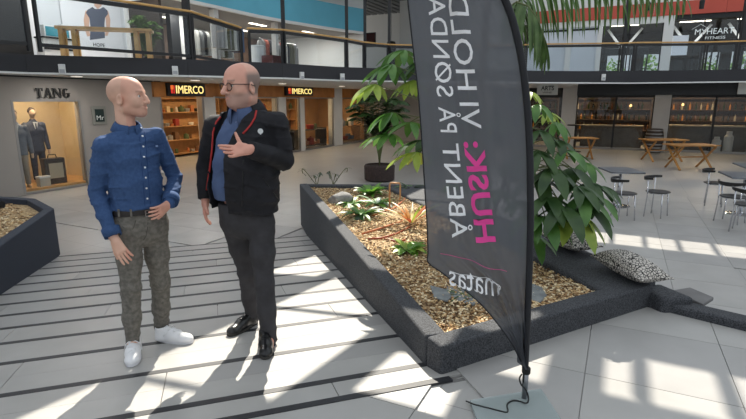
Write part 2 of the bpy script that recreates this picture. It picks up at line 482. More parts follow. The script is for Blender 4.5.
# ---- unseen atrium roof: milky glazing, clear panes placed to throw the sun patches
M_milky = mat('milky_roof_glazing', (150, 158, 168), rough=0.6, transl=0.6)
M_clear = glass('clear_roof_glass', (250, 250, 248), 0.05)
SH = SUN_DIR * (ZR / SUN_DIR.z)                    # floor point -> roof point along the sun
SA, SB = SH.dot(G1), SH.dot(G2)
OPEN = [(0.3, 7.2, -2.60, -1.50), (7.98, 8.62, -0.55, 3.6), (2.66, 3.16, 0.10, 1.2), (2.62, 3.05, -0.62, -0.22), (2.3, 2.9, -1.25, -0.75), (4.6, 6.6, -3.6, -2.95)]
zs = {1: ZL}
def roof():
    rt = thing('ceiling', 'unseen milky atrium roof, clear panes placed to throw the sun patches', 'ceiling', (0, 0, 0), kind='structure')
    del rt['category']
    rects = []
    for k, (a0, a1, b0, b1) in enumerate(OPEN):
        zf = -0.535 if k == 1 else (0.13 if k in (4, 5) else -0.08)
        f = (ZR - zf) / ZR
        rects.append((a0 + SA * f, a1 + SA * f, b0 + SB * f, b1 + SB * f))
    xs = sorted(set([-9, 34] + [r[0] for r in rects] + [r[1] for r in rects]))
    ys = sorted(set([-18, 16] + [r[2] for r in rects] + [r[3] for r in rects]))
    mb, mc = MB(MG), []
    for i in range(len(xs) - 1):
        for j in range(len(ys) - 1):
            cx, cy = (xs[i] + xs[i + 1]) / 2, (ys[j] + ys[j + 1]) / 2
            if any(r[0] < cx < r[1] and r[2] < cy < r[3] for r in rects): continue
            mb.add([(xs[i], ys[j], ZR), (xs[i + 1], ys[j], ZR), (xs[i + 1], ys[j + 1], ZR), (xs[i], ys[j + 1], ZR)], [(0, 1, 2, 3)])
    mb.build('milky_panel', M_milky, rt)
    for r in rects:
        pc = MB(MG); pc.add([(r[0], r[2], ZR), (r[1], r[2], ZR), (r[1], r[3], ZR), (r[0], r[3], ZR)], [(0, 1, 2, 3)])
        pc.build('pane', M_clear, rt)
    # glazing bars across the clear panes
    r = rects[1]
    k = 0
    for b in [r[2] + 0.16 + 0.447 * q for q in range(9)]:
        MB(MG).mm(r[0], r[1], b - .02, b + .02, ZR - .05, ZR + .02).build('glazing_bar', M_white, rt)
    r = rects[2]
    for b in (r[2] + .19, r[2] + .62): MB(MG).mm(r[0], r[1], b - .03, b + .03, ZR - .05, ZR + .02).build('glazing_bar', M_white, rt)
    r = rects[0]
    for a in [r[0] + 1.5 * q for q in range(1, 5)]: MB(MG).mm(a - .02, a + .02, r[2], r[3], ZR - .04, ZR + .02).build('glazing_bar', M_white, rt)
roof()

# ================================================================== SHOPS ON THE GROUND FLOOR
WB, WA = -11.85, 23.95            # left shop row, back shop row
def onb(px, py, b):
    d = pt(px, py, 10.0) - Vector((0, 0, CAM_H)); k = b / d.dot(G2)
    return d.dot(G1) * k, CAM_H + d.z * k
def ona(px, py, a):
    d = pt(px, py, 10.0) - Vector((0, 0, CAM_H)); k = a / d.dot(G1)
    return d.dot(G2) * k, CAM_H + d.z * k

M_beige = mat('window_beige', (205, 186, 152), rough=0.7, var=0.03)
M_warmwall = mat('shop_warm_wall', (150, 112, 74), rough=0.7, var=0.1, vscale=2)
M_darkwall = mat('shop_dark_wall', (48, 40, 34), rough=0.7, var=0.1, vscale=2)
M_shelf = mat('dark_shelf_wood', (70, 52, 38), rough=0.6, var=0.15, vscale=6)
M_shelfw = mat('warm_shelf_wood', (176, 132, 84), rough=0.6, var=0.12, vscale=6)
M_lamp = mat('warm_lamp_panel', (255, 214, 150), rough=0.5, emit=14)
M_lampc = mat('neutral_lamp_panel', (255, 244, 225), rough=0.5, emit=9)
M_alu = mat('aluminium_frame', (150, 148, 146), rough=0.4, metal=0.6)

wl = thing('wall_left', 'grey shop wall under the gallery', None, (0, 0, 0), kind='structure')
def wpart(name, a0, a1, z0, z1, m, b0=WB - 0.25, b1=WB, parent=wl):
    return MB(MG).mm(a0, a1, b0, b1, z0, z1).build(name, m, parent)
wpart('wall_panel', -8, 6.48, ZL, ZC, M_grey)
wpart('wall_panel', 6.48, 8.05, 1.555, ZC, M_grey)
wpart('wall_panel', 8.05, 10.42, ZL, ZC, M_grey)
wpart('skirting', 8.05, 10.42, ZL, ZL + .09, M_greyl, WB, WB + .012)
wpart('ceiling_gap_strip', -8, 10.5, ZC - .03, ZC, M_black, WB - .02, WB + .03)
# piers
for a0, a1 in ((12.14, 12.62), (16.0, 16.48), (20.2, 20.95)):
    wpart('pier', a0, a1, ZL, ZC, M_greyl, WB - .3, WB + .03)
# orange wooden band over the windows
for a0, a1 in ((12.62, 16.0), (16.48, 20.2), (20.95, 23.6)):
    wpart('wooden_band', a0, a1, 1.66, ZC, M_orange, WB - .12, WB + .05)
wpart('wooden_band', 10.2, 12.5, 1.64, 2.05, M_orange, WB - .08, WB + .07)
wpart('wooden_band', 15.9, 16.6, 1.66, ZC, M_orange, WB - .02, WB + .05)
wpart('wooden_band', 12.4, 12.7, 1.66, ZC, M_orange, WB - .02, WB + .05)
wpart('rear_wall', 8.6, 24.5, ZL, ZC, M_warmwall, -15.4, -15.2)
wpart('partition', 8.6, 8.7, ZL, ZC, M_warmwall, -15.2, WB - .25)
wpart('partition', 10.3, 10.42, ZL, ZC, M_warmwall, -15.2, WB - .25)
wpart('partition', 24.2, 24.4, ZL, ZC, M_warmwall, -15.2, WB - .25)
# shop ceiling
MB(MG).mm(6.2, 24.4, -15.4, WB - .02, ZC - .03, ZC - .005).build('shop_ceiling', mat('shop_ceiling_beige', (170, 150, 126), rough=.7), wl)

# letters of the fashion shop
M_letter = mat('letter_black', (26, 25, 26), rough=0.5)
tg = thing('shop_sign', 'black serif shop letters on the grey wall over the suit display window', 'sign', gp(7.4, WB, 1.7))
tg.rotation_euler = (0, 0, RZG)
def serif(ch, x0, w, h, st=0.022, th=0.038):
    """simple roman capitals with thick/thin strokes"""
    mb = MB()
    def q(pts): mb.prism(pts, 0, 0.03)
    def foot(x, y, ww=0.09): q([(x - ww / 2, y), (x + ww / 2, y), (x + ww / 2, y + .014), (x - ww / 2, y + .014)])
    if ch == 'T':
        q([(x0 + w / 2 - th / 2, 0), (x0 + w / 2 + th / 2, 0), (x0 + w / 2 + th / 2, h), (x0 + w / 2 - th / 2, h)])
        q([(x0, h - .022), (x0 + w, h - .022), (x0 + w, h), (x0, h)])
        q([(x0, h - .07), (x0 + .015, h - .07), (x0 + .03, h - .01), (x0, h - .01)]); q([(x0 + w - .015, h - .07), (x0 + w, h - .07), (x0 + w, h - .01), (x0 + w - .03, h - .01)])
        foot(x0 + w / 2, 0)
    elif ch == 'A':
        q([(x0, 0), (x0 + st, 0), (x0 + w / 2 + .01, h), (x0 + w / 2 - .015, h)])
        q([(x0 + w - th, 0), (x0 + w, 0), (x0 + w / 2 + .015, h), (x0 + w / 2 - .02, h)])
        q([(x0 + w * .2, h * .32), (x0 + w * .8, h * .32), (x0 + w * .78, h * .32 + .02), (x0 + w * .22, h * .32 + .02)])
        foot(x0 + .012, 0, .08); foot(x0 + w - .025, 0, .09)
    elif ch == 'N':
        q([(x0, 0), (x0 + st, 0), (x0 + st, h), (x0, h)]); q([(x0 + w - st, 0), (x0 + w, 0), (x0 + w, h), (x0 + w - st, h)])
        q([(x0, h), (x0 + th + .01, h), (x0 + w, 0), (x0 + w - th * .7, 0)])
        foot(x0 + .012, 0, .07); foot(x0 + w - .012, h - .014, .07); foot(x0 - .0, h - .014, .05)
    elif ch == 'G':
        cx, cy, rx, ry = x0 + w / 2, h / 2, w / 2, h / 2
        pts_o, pts_i = [], []
        for k in range(21):
            an = math.radians(48 + (318 - 48) * k / 20)
            t = .022 + .032 * abs(math.cos(an)) 
            pts_o.append((cx + rx * math.cos(an), cy + ry * math.sin(an))); pts_i.append((cx + (rx - t) * math.cos(an), cy + (ry - .02) * math.sin(an)))
        for k in range(20): q([pts_o[k], pts_o[k + 1], pts_i[k + 1], pts_i[k]])
        q([(x0 + w * .8, .03), (x0 + w * .8 + th, .03), (x0 + w * .8 + th, h * .44), (x0 + w * .8, h * .44)]); foot(x0 + w * .83, h * .44, .1)
    return mb
ltx = 0
a0t, z0t = onb(35.5, 96.8, WB); a1t, z1t = onb(67, 88, WB)
Ht = 0.215; tot = a1t - a0t
Mlet = Matrix(((1, 0, 0, a0t - 7.4), (0, 0, -1, 0.012), (0, 1, 0, 1.60 - 1.7), (0, 0, 0, 1)))
wd = [.145, .165, .17, .155]; gap = (tot - sum(wd)) / 3; x = 0
Mlet = Matrix(((1, 0, 0, a0t - 7.4), (0, 0, -1, -0.035), (0, 1, 0, 1.60 - 1.7), (0, 0, 0, 1)))
for ch, w in zip('TANG', wd):
    mb = serif(ch, x, w, Ht); mb.M = Mlet; mb.build('letter', M_letter, tg); x += w + gap

# display window with frame, pane and lit interior
w1 = thing('window_1', 'display window of the suit shop', None, (0, 0, 0), kind='structure')
for nm, a0, a1, z0, z1 in (('frame', 6.48, 6.53, ZL, 1.555), ('frame', 8.0, 8.05, ZL, 1.555), ('frame', 6.53, 8.0, 1.51, 1.555), ('frame', 6.53, 8.0, ZL, ZL + .05)):
    MB(MG).mm(a0, a1, WB - .08, WB + .005, z0, z1).build(nm, M_alu, w1)
MB(MG).mm(6.53, 8.0, WB - .05, WB - .042, ZL + .05, 1.51).build('pane', M_glass, w1)
MB(MG).mm(6.3, 8.6, -13.5, -13.4, ZL, ZC).build('backdrop', M_beige, w1)
MB(MG).mm(6.2, 6.3, -13.5, WB - .25, ZL, ZC).build('side_panel', M_beige, w1)
MB(MG).mm(8.5, 8.6, -13.5, WB - .25, ZL, ZC).build('side_panel', M_beige, w1)
MB(MG).mm(6.3, 8.5, -13.4, WB - .08, ZL, ZL + .1).build('display_floor', mat('display_floor_oak', (196, 148, 92), rough=.5, var=.1), w1)
def lamp_panel(name, label, a, b, z, sa, sb, m, energy, col, group=None, size=None):
    t = thing(name, label, 'lamp', gp(a, b, z), RZG, group)
    MB().mm(-sa / 2, sa / 2, -sb / 2, sb / 2, -.02, 0).build('diffuser', m, t)
    MB().mm(-sa / 2 - .02, sa / 2 + .02, -sb / 2 - .02, sb / 2 + .02, -.008, .01).build('housing', M_white, t)
    if energy:
        ld = bpy.data.lights.new(name, 'AREA'); ld.shape = 'RECTANGLE'; ld.size = sa; ld.size_y = sb; ld.energy = energy; ld.color = col
        lo = bpy.data.objects.new(name + '_light', ld); COL.objects.link(lo); lo.parent = t; lo.location = (0, 0, -.03)
    return t
lamp_panel('ceiling_lamp', 'lit lamp panel inside the suit shop window', 7.3, -12.4, ZC - .035, 1.0, .3, M_lamp, 45, (1, .82, .6))

# small framed department sign
ms = thing('wall_sign', 'small framed dark green square sign on the grey wall', 'sign', gp(8.5, WB, 1.17), RZG)
MB().mm(-.19, .2, -.03, 0, -.23, .23).build('frame', mat('sign_frame_grey', (132, 132, 126), rough=.5), ms, bevel=.01)
MB().mm(-.115, .125, -.04, -.02, -.155, .155).build('panel', mat('sign_dark_green', (10, 40, 38), rough=.4), ms)
place_text('lettering', 'Mr', .16, mat('sign_white', (235, 240, 238), rough=.5), (-.09, -.044, -.11), (1, 0, 0), (0, 0, 1), ms, fit=.2, fith=.11, bold=.0)

# ---- illuminated kitchenware signs
M_signy = mat('sign_letter_glow', (255, 226, 140), emit=2.2)
M_signo = mat('sign_mark_orange', (240, 110, 50), emit=1.4)
M_signr = mat('sign_mark_red', (205, 50, 40), emit=1.0)
def kitchen_sign(a0, a1, z0, z1, label):
    t = thing('shop_sign', label, 'sign', gp((a0 + a1) / 2, WB + .1, z0), RZG)
    L = a1 - a0; h = z1 - z0
    MB().mm(-L / 2, L / 2, -.06, .05, 0, h).build('box', M_black, t, bevel=.008)
    y = -.064
    s = h * .2
    MB().mm(-L / 2 + .07 * L, -L / 2 + .13 * L, y - .006, y, h * .5, h * .82).build('mark', M_signo, t)
    MB().mm(-L / 2 + .07 * L, -L / 2 + .125 * L, y - .006, y, h * .2, h * .46).build('mark', M_signr, t)
    MB().mm(-L / 2 + .14 * L, -L / 2 + .165 * L, y - .006, y, h * .2, h * .82).build('mark', M_signr, t)
    place_text('lettering', 'IMERCO', .3, M_signy, (-L / 2 + .2 * L, y - .004, h * .2), (1, 0, 0), (0, 0, 1), t, fit=.74 * L, fith=.62 * h, bold=.0)
    return t
kitchen_sign(10.62, 12.08, 1.665, 2.03, 'lit yellow on black shop sign over the nearer kitchenware entrance')
kitchen_sign(16.35, 18.25, 1.72, 2.06, 'lit yellow on black shop sign over the farther kitchenware windows')

# ---- kitchenware shop: window frames, panes, goods on shelves
kw = thing('window_2', 'long glazed front of the kitchenware shop', None, (0, 0, 0), kind='structure')
for a0, a1 in ((12.62, 16.0), (16.48, 17.5), (17.8, 20.2), (20.95, 24.0)):
    MB(MG).mm(a0, a1, WB - .06, WB - .05, ZL + .06, 1.62).build('pane', M_glass, kw)
    for q0, q1, z0, z1 in ((a0, a0 + .05, ZL, 1.66), (a1 - .05, a1, ZL, 1.66), (a0, a1, 1.61, 1.66), (a0, a1, ZL, ZL + .07)):
        MB(MG).mm(q0, q1, WB - .09, WB - .02, z0, z1).build('frame', M_alu, kw)
MB(MG).mm(17.5, 17.8, WB - .15, WB, ZL, 1.66).build('mullion', M_greyl, kw)
MB(MG).mm(10.42, 10.5, WB - .2, WB, ZL, 1.64).build('door_jamb', M_alu, kw)
MB(MG).mm(12.06, 12.14, WB - .2, WB, ZL, 1.64).build('door_jamb', M_alu, kw)
ORD5 = ('first', 'second', 'third', 'fourth', 'fifth')
for i, (a, b) in enumerate(((11.3, -13.4), (14.3, -13.4), (17.3, -13.2), (19.2, -13.2), (22.3, -13.2))):
    lamp_panel('ceiling_lamp', f'warm lit lamp panel in the kitchenware shop ceiling, {ORD5[i]} from the near end', a, b, ZC - .04, 1.2, .5, M_lamp, 42, (1, .76, .48), 'kitchenware shop lamps')

GOODS = [mat('good_' + n, c, rough=r) for n, c, r in (('white', (222, 216, 204), .4), ('cream', (206, 184, 146), .5), ('steel', (150, 148, 144), .3),
        ('red', (146, 48, 36), .5), ('black', (34, 32, 32), .5), ('green', (84, 98, 62), .6), ('copper', (182, 112, 66), .35), ('blue', (80, 100, 120), .5), ('brown', (110, 76, 48), .6))]
def jar_profile(k):
    return [[(.05, 0), (.06, .02), (.06, .13), (.03, .16), (.03, .19), (.0, .19)], [(.07, 0), (.09, .08), (.085, .09), (.0, .085)],
            [(.045, 0), (.045, .12), (.05, .13), (.0, .14)], [(.08, 0), (.08, .13), (.075, .14), (.02, .15), (.015, .18), (0, .18)]][k]
GOODME = []
for k in range(4):
    for g in GOODS:
        GOODME.append(MB().lathe([(max(r, .001), z) for r, z in jar_profile(k)], 10).mesh('vessel', g, smooth=False))
def box_good(g, w, d, h): return MB().mm(-w / 2, w / 2, -d / 2, d / 2, 0, h).mesh('carton', g)
for g in GOODS: GOODME.append(box_good(g, .14, .12, .2))
ORD = ['first', 'second', 'third', 'fourth', 'fifth', 'sixth', 'seventh', 'eighth', 'ninth', 'tenth', 'eleventh', 'twelfth', 'thirteenth',
       'fourteenth', 'fifteenth', 'sixteenth', 'seventeenth', 'eighteenth', 'nineteenth', 'twentieth', 'twenty-first', 'twenty-second', 'twenty-third', 'twenty-fourth']
def shelf_unit(label, a, b, rz, w, h, n, depth, m, where, goods_group, seed, fill=.8, back=True, gs=1.0):
    t = thing('shelf_unit', label, 'shelf', gp(a, b, ZL), rz)
    MB().mm(-w / 2, -w / 2 + .04, -depth / 2, depth / 2, 0, h).build('side_panel', m, t)
    MB().mm(w / 2 - .04, w / 2, -depth / 2, depth / 2, 0, h).build('side_panel', m, t)
    if back: MB().mm(-w / 2, w / 2, depth / 2 - .02, depth / 2, 0, h).build('back_panel', m, t)
    r = random.Random(seed)
    gapz = (h - .16) / (n - 1)
    for k in range(n):
        z = .12 + gapz * k
        MB().mm(-w / 2 + .04, w / 2 - .04, -depth / 2, depth / 2 - .02, z - .03, z).build('shelf', m, t)
        if k == n - 1 and back: continue
        x = -w / 2 + .06; cnt = 0
        while True:
            i = r.randrange(len(GOODME)); me = GOODME[i]
            big = .19 if i < 36 else .2
            sc = min(r.uniform(.9, 1.5) * gs, (gapz - .06) / big, (depth - .06) / .19)
            half = (.095 if i < 36 else .075) * sc
            x += half + r.uniform(.005, .05)
            if x > w / 2 - .05 - half: break
            if r.random() < fill:
                q = link('vessel', me)
                q.location = gp(a, b, ZL) + Matrix.Rotation(rz, 3, 'Z') @ Vector((x, -.01, z + .0005)); q.rotation_euler = (0, 0, rz); q.scale = (sc, sc, sc)
                col = me.materials[0].name[5:]; kd = ['bottle jar', 'bowl', 'canister', 'lidded pot'][i // len(GOODS)] if i < 36 else 'carton'
                tag(q, f'{col} {kd}, {ORD[cnt]} from left on {"top" if k == n - 1 else ORD[k]} shelf of {where}', 'goods', goods_group); cnt += 1
            x += half
    return t
RLEFT = RZG                        # fronts facing the atrium (towards +b)
# in local frames x runs along the shop front; the front looks to -y
shelf_unit('tall warm wooden shelf behind the nearer kitchenware entrance', 11.3, -14.6, RLEFT, 1.9, 2.2, 6, .4, M_shelfw, 'the entrance shelf', 'goods on the entrance shelf', 1, .85)
shelf_unit('warm wooden wall shelf in the middle of the kitchenware shop', 14.3, -15.0, RLEFT, 3.4, 2.2, 5, .4, M_shelfw, 'the middle wall shelf', 'goods on the middle wall shelf', 2, .7)
shelf_unit('warm wooden wall shelf at the far end of the kitchenware shop', 19.0, -15.0, RLEFT, 5.0, 2.2, 5, .4, M_shelfw, 'the far wall shelf', 'goods on the far wall shelf', 3, .6, gs=1.25)
shelf_unit('low dark display table in the narrow kitchenware window', 17.0, -12.4, RLEFT, .9, .85, 2, .5, M_darkwall, 'narrow window table', 'goods in the narrow window', 4, .9, back=False, gs=1.3)
shelf_unit('low dark display table in the wide kitchenware window', 19.0, -12.5, RLEFT, 2.2, .85, 2, .6, M_darkwall, 'wide window table', 'goods in the wide window', 5, .9, back=False, gs=1.5)
shelf_unit('low dark display table in the last kitchenware window', 22.3, -12.5, RLEFT, 2.4, .85, 2, .6, M_shelfw, 'last window table', 'goods in the last window', 6, .9, back=False, gs=1.5)
shelf_unit('low display table in the kitchenware window behind the jacketed man', 14.3, -12.5, RLEFT, 2.8, .85, 2, .6, M_shelfw, 'nearest window table', 'goods in the window behind the man', 8, .9, back=False, gs=1.3)
# a stack of baskets / plants by the entrance
M_green_d = mat('leaf_dark', (40, 58, 36), rough=.5)

# ---- wine and food shop along the back
wb_ = thing('wall_back', 'back row of shops under the gallery', None, (0, 0, 0), kind='structure')
for b0, b1 in ((-6.0, -5.4), (-2.38, -1.79), (1.19, 1.77), (4.75, 5.3)):
    MB(MG).mm(WA - .1, WA + .35, b0, b1, ZL, ZC).build('pier', M_greyl, wb_)
MB(MG).mm(WA, WA + .25, -12, -6.0, ZL, ZC).build('wall_panel', M_grey, wb_)
MB(MG).mm(WA, WA + .2, -6, 9, 1.72, ZC).build('fascia', M_black, wb_)
MB(MG).mm(29.0, 29.2, -12, 12, ZL, ZC).build('rear_wall', M_darkwall, wb_)
MB(MG).mm(WA + .2, 29.0, -12, 12, ZC - .03, ZC - .005).build('shop_ceiling', M_darkwall, wb_)
MB(MG).mm(WA, 29, -12.2, -12, ZL, ZC).build('side_wall', M_darkwall, wb_)
MB(MG).mm(WA, 29, 12, 12.2, ZL, ZC).build('side_wall', M_darkwall, wb_)
# black sign band hung under the gallery with two pale end boards
band = thing('sign_board', 'long black sign band hanging under the right gallery', 'sign', gp(18.6, 1.3, 1.70), RZG)
MB().mm(-.03, .03, -2.9 - 1.3, 3.1 - 1.3 + 0.9, 0, ZC - 1.70).build('board', M_black, band)
bx0, bz0 = ona(537, 95, 18.55); bx1, bz1 = ona(558.5, 84, 18.55)
eb = thing('sign_board', 'pale end board with dark lettering beside the black sign band', 'sign', gp(18.5, (bx0 + bx1) / 2, bz0), RZG)
hw = (bx1 - bx0) / 2
MB().mm(-.02, .02, -hw, hw, 0, bz1 - bz0).build('board', mat('board_pale_grey', (196, 196, 190), rough=.6), eb)
hb = bz1 - bz0
place_text('lettering', 'ARTS', .2, M_letter, (-.024, hw * .62, hb * .42), (0, -1, 0), (0, 0, 1), eb, fit=hw * 1.25, fith=hb * .42, bold=.004)
place_text('lettering', 'WINE', .1, M_letter, (-.024, hw * .45, hb * .14), (0, -1, 0), (0, 0, 1), eb, fit=hw * .9, fith=hb * .16)
eb2 = thing('sign_board', 'pale end board at the right edge beside the black sign band', 'sign', gp(18.5, 3.35, bz0), RZG)
MB().mm(-.02, .02, -.3, .3, 0, hb).build('board', MATS['board_pale_grey'], eb2)
w3 = thing('window_3', 'dark glazed front of the wine shop', None, (0, 0, 0), kind='structure')
for b0, b1 in ((-5.4, -2.38), (-1.79, 1.19), (1.77, 4.75)):
    mid = b0 + (b1 - b0) * .52
    for c0, c1 in ((b0, mid), (mid, b1)):
        MB(MG).mm(WA + .1, WA + .11, c0 + .03, c1 - .03, ZL + .08, 1.70).build('pane', M_glass, w3)
        MB(MG).mm(WA + .05, WA + .15, c0, c0 + .04, ZL, 1.72).build('frame', M_dark, w3)
        MB(MG).mm(WA + .05, WA + .15, c1 - .04, c1, ZL, 1.72).build('frame', M_dark, w3)
    MB(MG).mm(WA + .05, WA + .15, b0, b1, ZL, ZL + .08).build('sill', M_alu, w3)
    MB(MG).mm(WA + .05, WA + .15, b0, b1, 1.66, 1.74).build('frame', M_dark, w3)
# bottle shelves
M_bot = [mat('bottle_' + n, c, rough=.15) for n, c in (('green', (38, 52, 32)), ('brown', (82, 48, 22)), ('amber', (176, 118, 46)), ('clear', (170, 160, 140)), ('dark', (20, 20, 18)))]
BOT = [MB().lathe([(.038, 0), (.04, .01), (.04, .19), (.015, .24), (.014, .31), (.001, .31)], 8).mesh('bottle', m) for m in M_bot]
RBACK = RZG - math.pi / 2          # fronts facing the atrium (towards -a)
def bottle_rack(label, a, b, w, h, n, glabel, group, seed, dens=.3, depth=.35):
    t = thing('bottle_rack', label, 'shelf', gp(a, b, ZL), RBACK)
    MB().mm(-w / 2, -w / 2 + .05, -depth / 2, depth / 2, 0, h).build('side_panel', M_shelf, t)
    MB().mm(w / 2 - .05, w / 2, -depth / 2, depth / 2, 0, h).build('side_panel', M_shelf, t)
    MB().mm(-w / 2, w / 2, depth / 2 - .02, depth / 2, 0, h).build('back_panel', M_shelf, t)
    r = random.Random(seed); M = Matrix.Rotation(RBACK, 3, 'Z')
    for k in range(n):
        z = .15 + (h - .2) * k / (n - 1)
        MB().mm(-w / 2 + .05, w / 2 - .05, -depth / 2, depth / 2 - .02, z - .03, z).build('shelf', M_shelf, t)
        if k == n - 1: continue
        x = -w / 2 + .12; cnt = 0
        while x < w / 2 - .1:
            if r.random() < .9:
                q = link('bottle', r.choice(BOT)); q.location = gp(a, b, ZL) + M @ Vector((x, -.04, z + .0005)); sc = r.uniform(.9, 1.15); q.scale = (sc,) * 3
                tag(q, f'{q.data.materials[0].name[7:]} bottle, {ORD[cnt]} from left on {ORD[k]} shelf of {glabel}', 'bottle', group); cnt += 1
            x += r.uniform(.75, 1.3) * dens
bottle_rack('tall dark bottle rack behind the left wine shop window', 27.6, -.5, 3.6, 2.2, 5, 'the left wine rack', 'bottles behind the left wine window', 1, .17)
bottle_rack('tall dark bottle rack behind the right wine shop window', 27.6, 3.6, 3.8, 2.2, 5, 'the right wine rack', 'bottles behind the right wine window', 2, .19)
bottle_rack('tall dark bottle rack behind the leaves of the big plant', 27.6, -4.7, 3.6, 2.2, 5, 'the wine rack behind the plant', 'bottles behind the leafy plant', 3, .24)
# long counters behind the glass
def counter(label, a, b0, b1, h, m, top):
    t = thing('counter', label, 'counter', gp(a, (b0 + b1) / 2, ZL), RBACK)
    w = b1 - b0
    MB().mm(-w / 2, w / 2, -.25, .25, 0, h - .05).build('body', m, t)
    MB().mm(-w / 2 - .03, w / 2 + .03, -.28, .28, h - .05, h).build('worktop', top, t)
    n = max(1, int(w / .8))
    for k in range(n):
        x0 = -w / 2 + w * k / n
        MB().mm(x0 + .02, x0 + w / n - .02, -.265, -.25, .08, h - .1).build('panel', m, t)
    return t
M_cnt = mat('counter_grey_wood', (92, 84, 76), rough=.6, var=.15)
M_cntt = mat('counter_top_pale', (176, 164, 146), rough=.5)
counter('long low counter behind the right wine shop window', 25.2, 1.9, 4.7, 1.05, M_cnt, M_cntt)
counter('grey low counter behind the left wine shop window', 25.4, -1.6, .9, .98, M_cnt, M_cntt)
for k, b in enumerate((1.0, 3.2, -2.6)):
    lamp_panel('ceiling_lamp', ('warm lamp strip in the wine shop ceiling, middle one', 'warm lamp strip in the wine shop ceiling, right one', 'warm lamp strip in the wine shop ceiling, left one')[k], 26.2, b + .3, ZC - .04, .3, 2.0, M_lamp, 60, (1, .72, .42), 'wine shop lamps')
for k, (b, zz) in enumerate(((2.35, 1.35), (.35, 1.3))):
    p = thing('pendant_lamp', 'small glowing pendant bulb in the ' + ('right' if k == 0 else 'left') + ' wine shop window', 'lamp', gp(25.6, b, zz), 0, 'wine shop pendant bulbs')
    MB().lathe([(.001, -.05), (.04, -.03), (.05, 0), (.035, .04), (.015, .06), (.001, .06)], 12).build('bulb', mat('bulb_glow', (255, 205, 130), emit=4), p, smooth=True)
    MB().tube([(0, 0, .06), (0, 0, ZC - .03 - zz)], .006, 6).build('cable', M_black, p)
# two white jars and a barrel at the right shop window
for b, h in ((3.6, .62), (4.0, .85)):
    j = MB().lathe([(.16, 0), (.17, .02), (.17, h * .75), (.1, h * .85), (.1, h), (.001, h)], 16).build('milk_churn', M_greyl, smooth=False)
    j.location = gp(24.6, b, ZL); tag(j, 'tall pale churn in the right wine shop window' if h > .7 else 'shorter pale churn in the right wine shop window', 'churn')
br = thing('wine_barrel', 'dark wooden barrel with metal hoops against the pier by the picnic tables', 'barrel', gp(23.4, 1.3, ZL))
prof = [(.27, 0), (.31, .15), (.34, .35), (.35, .47), (.34, .6), (.31, .8), (.27, .95), (.25, .95), (.25, .92), (.001, .92)]
MB().lathe(prof, 22).build('staves', mat('barrel_oak', (58, 46, 38), rough=.6, var=.2, vscale=8), br, smooth=False)
for z, r in ((.06, .295), (.2, .325), (.33, .345), (.62, .345), (.75, .325), (.89, .293)):
    MB().lathe([(r - .01, z - .025), (r, z - .025), (r, z + .025), (r - .01, z + .025)], 22).build('hoop', M_alu, br)

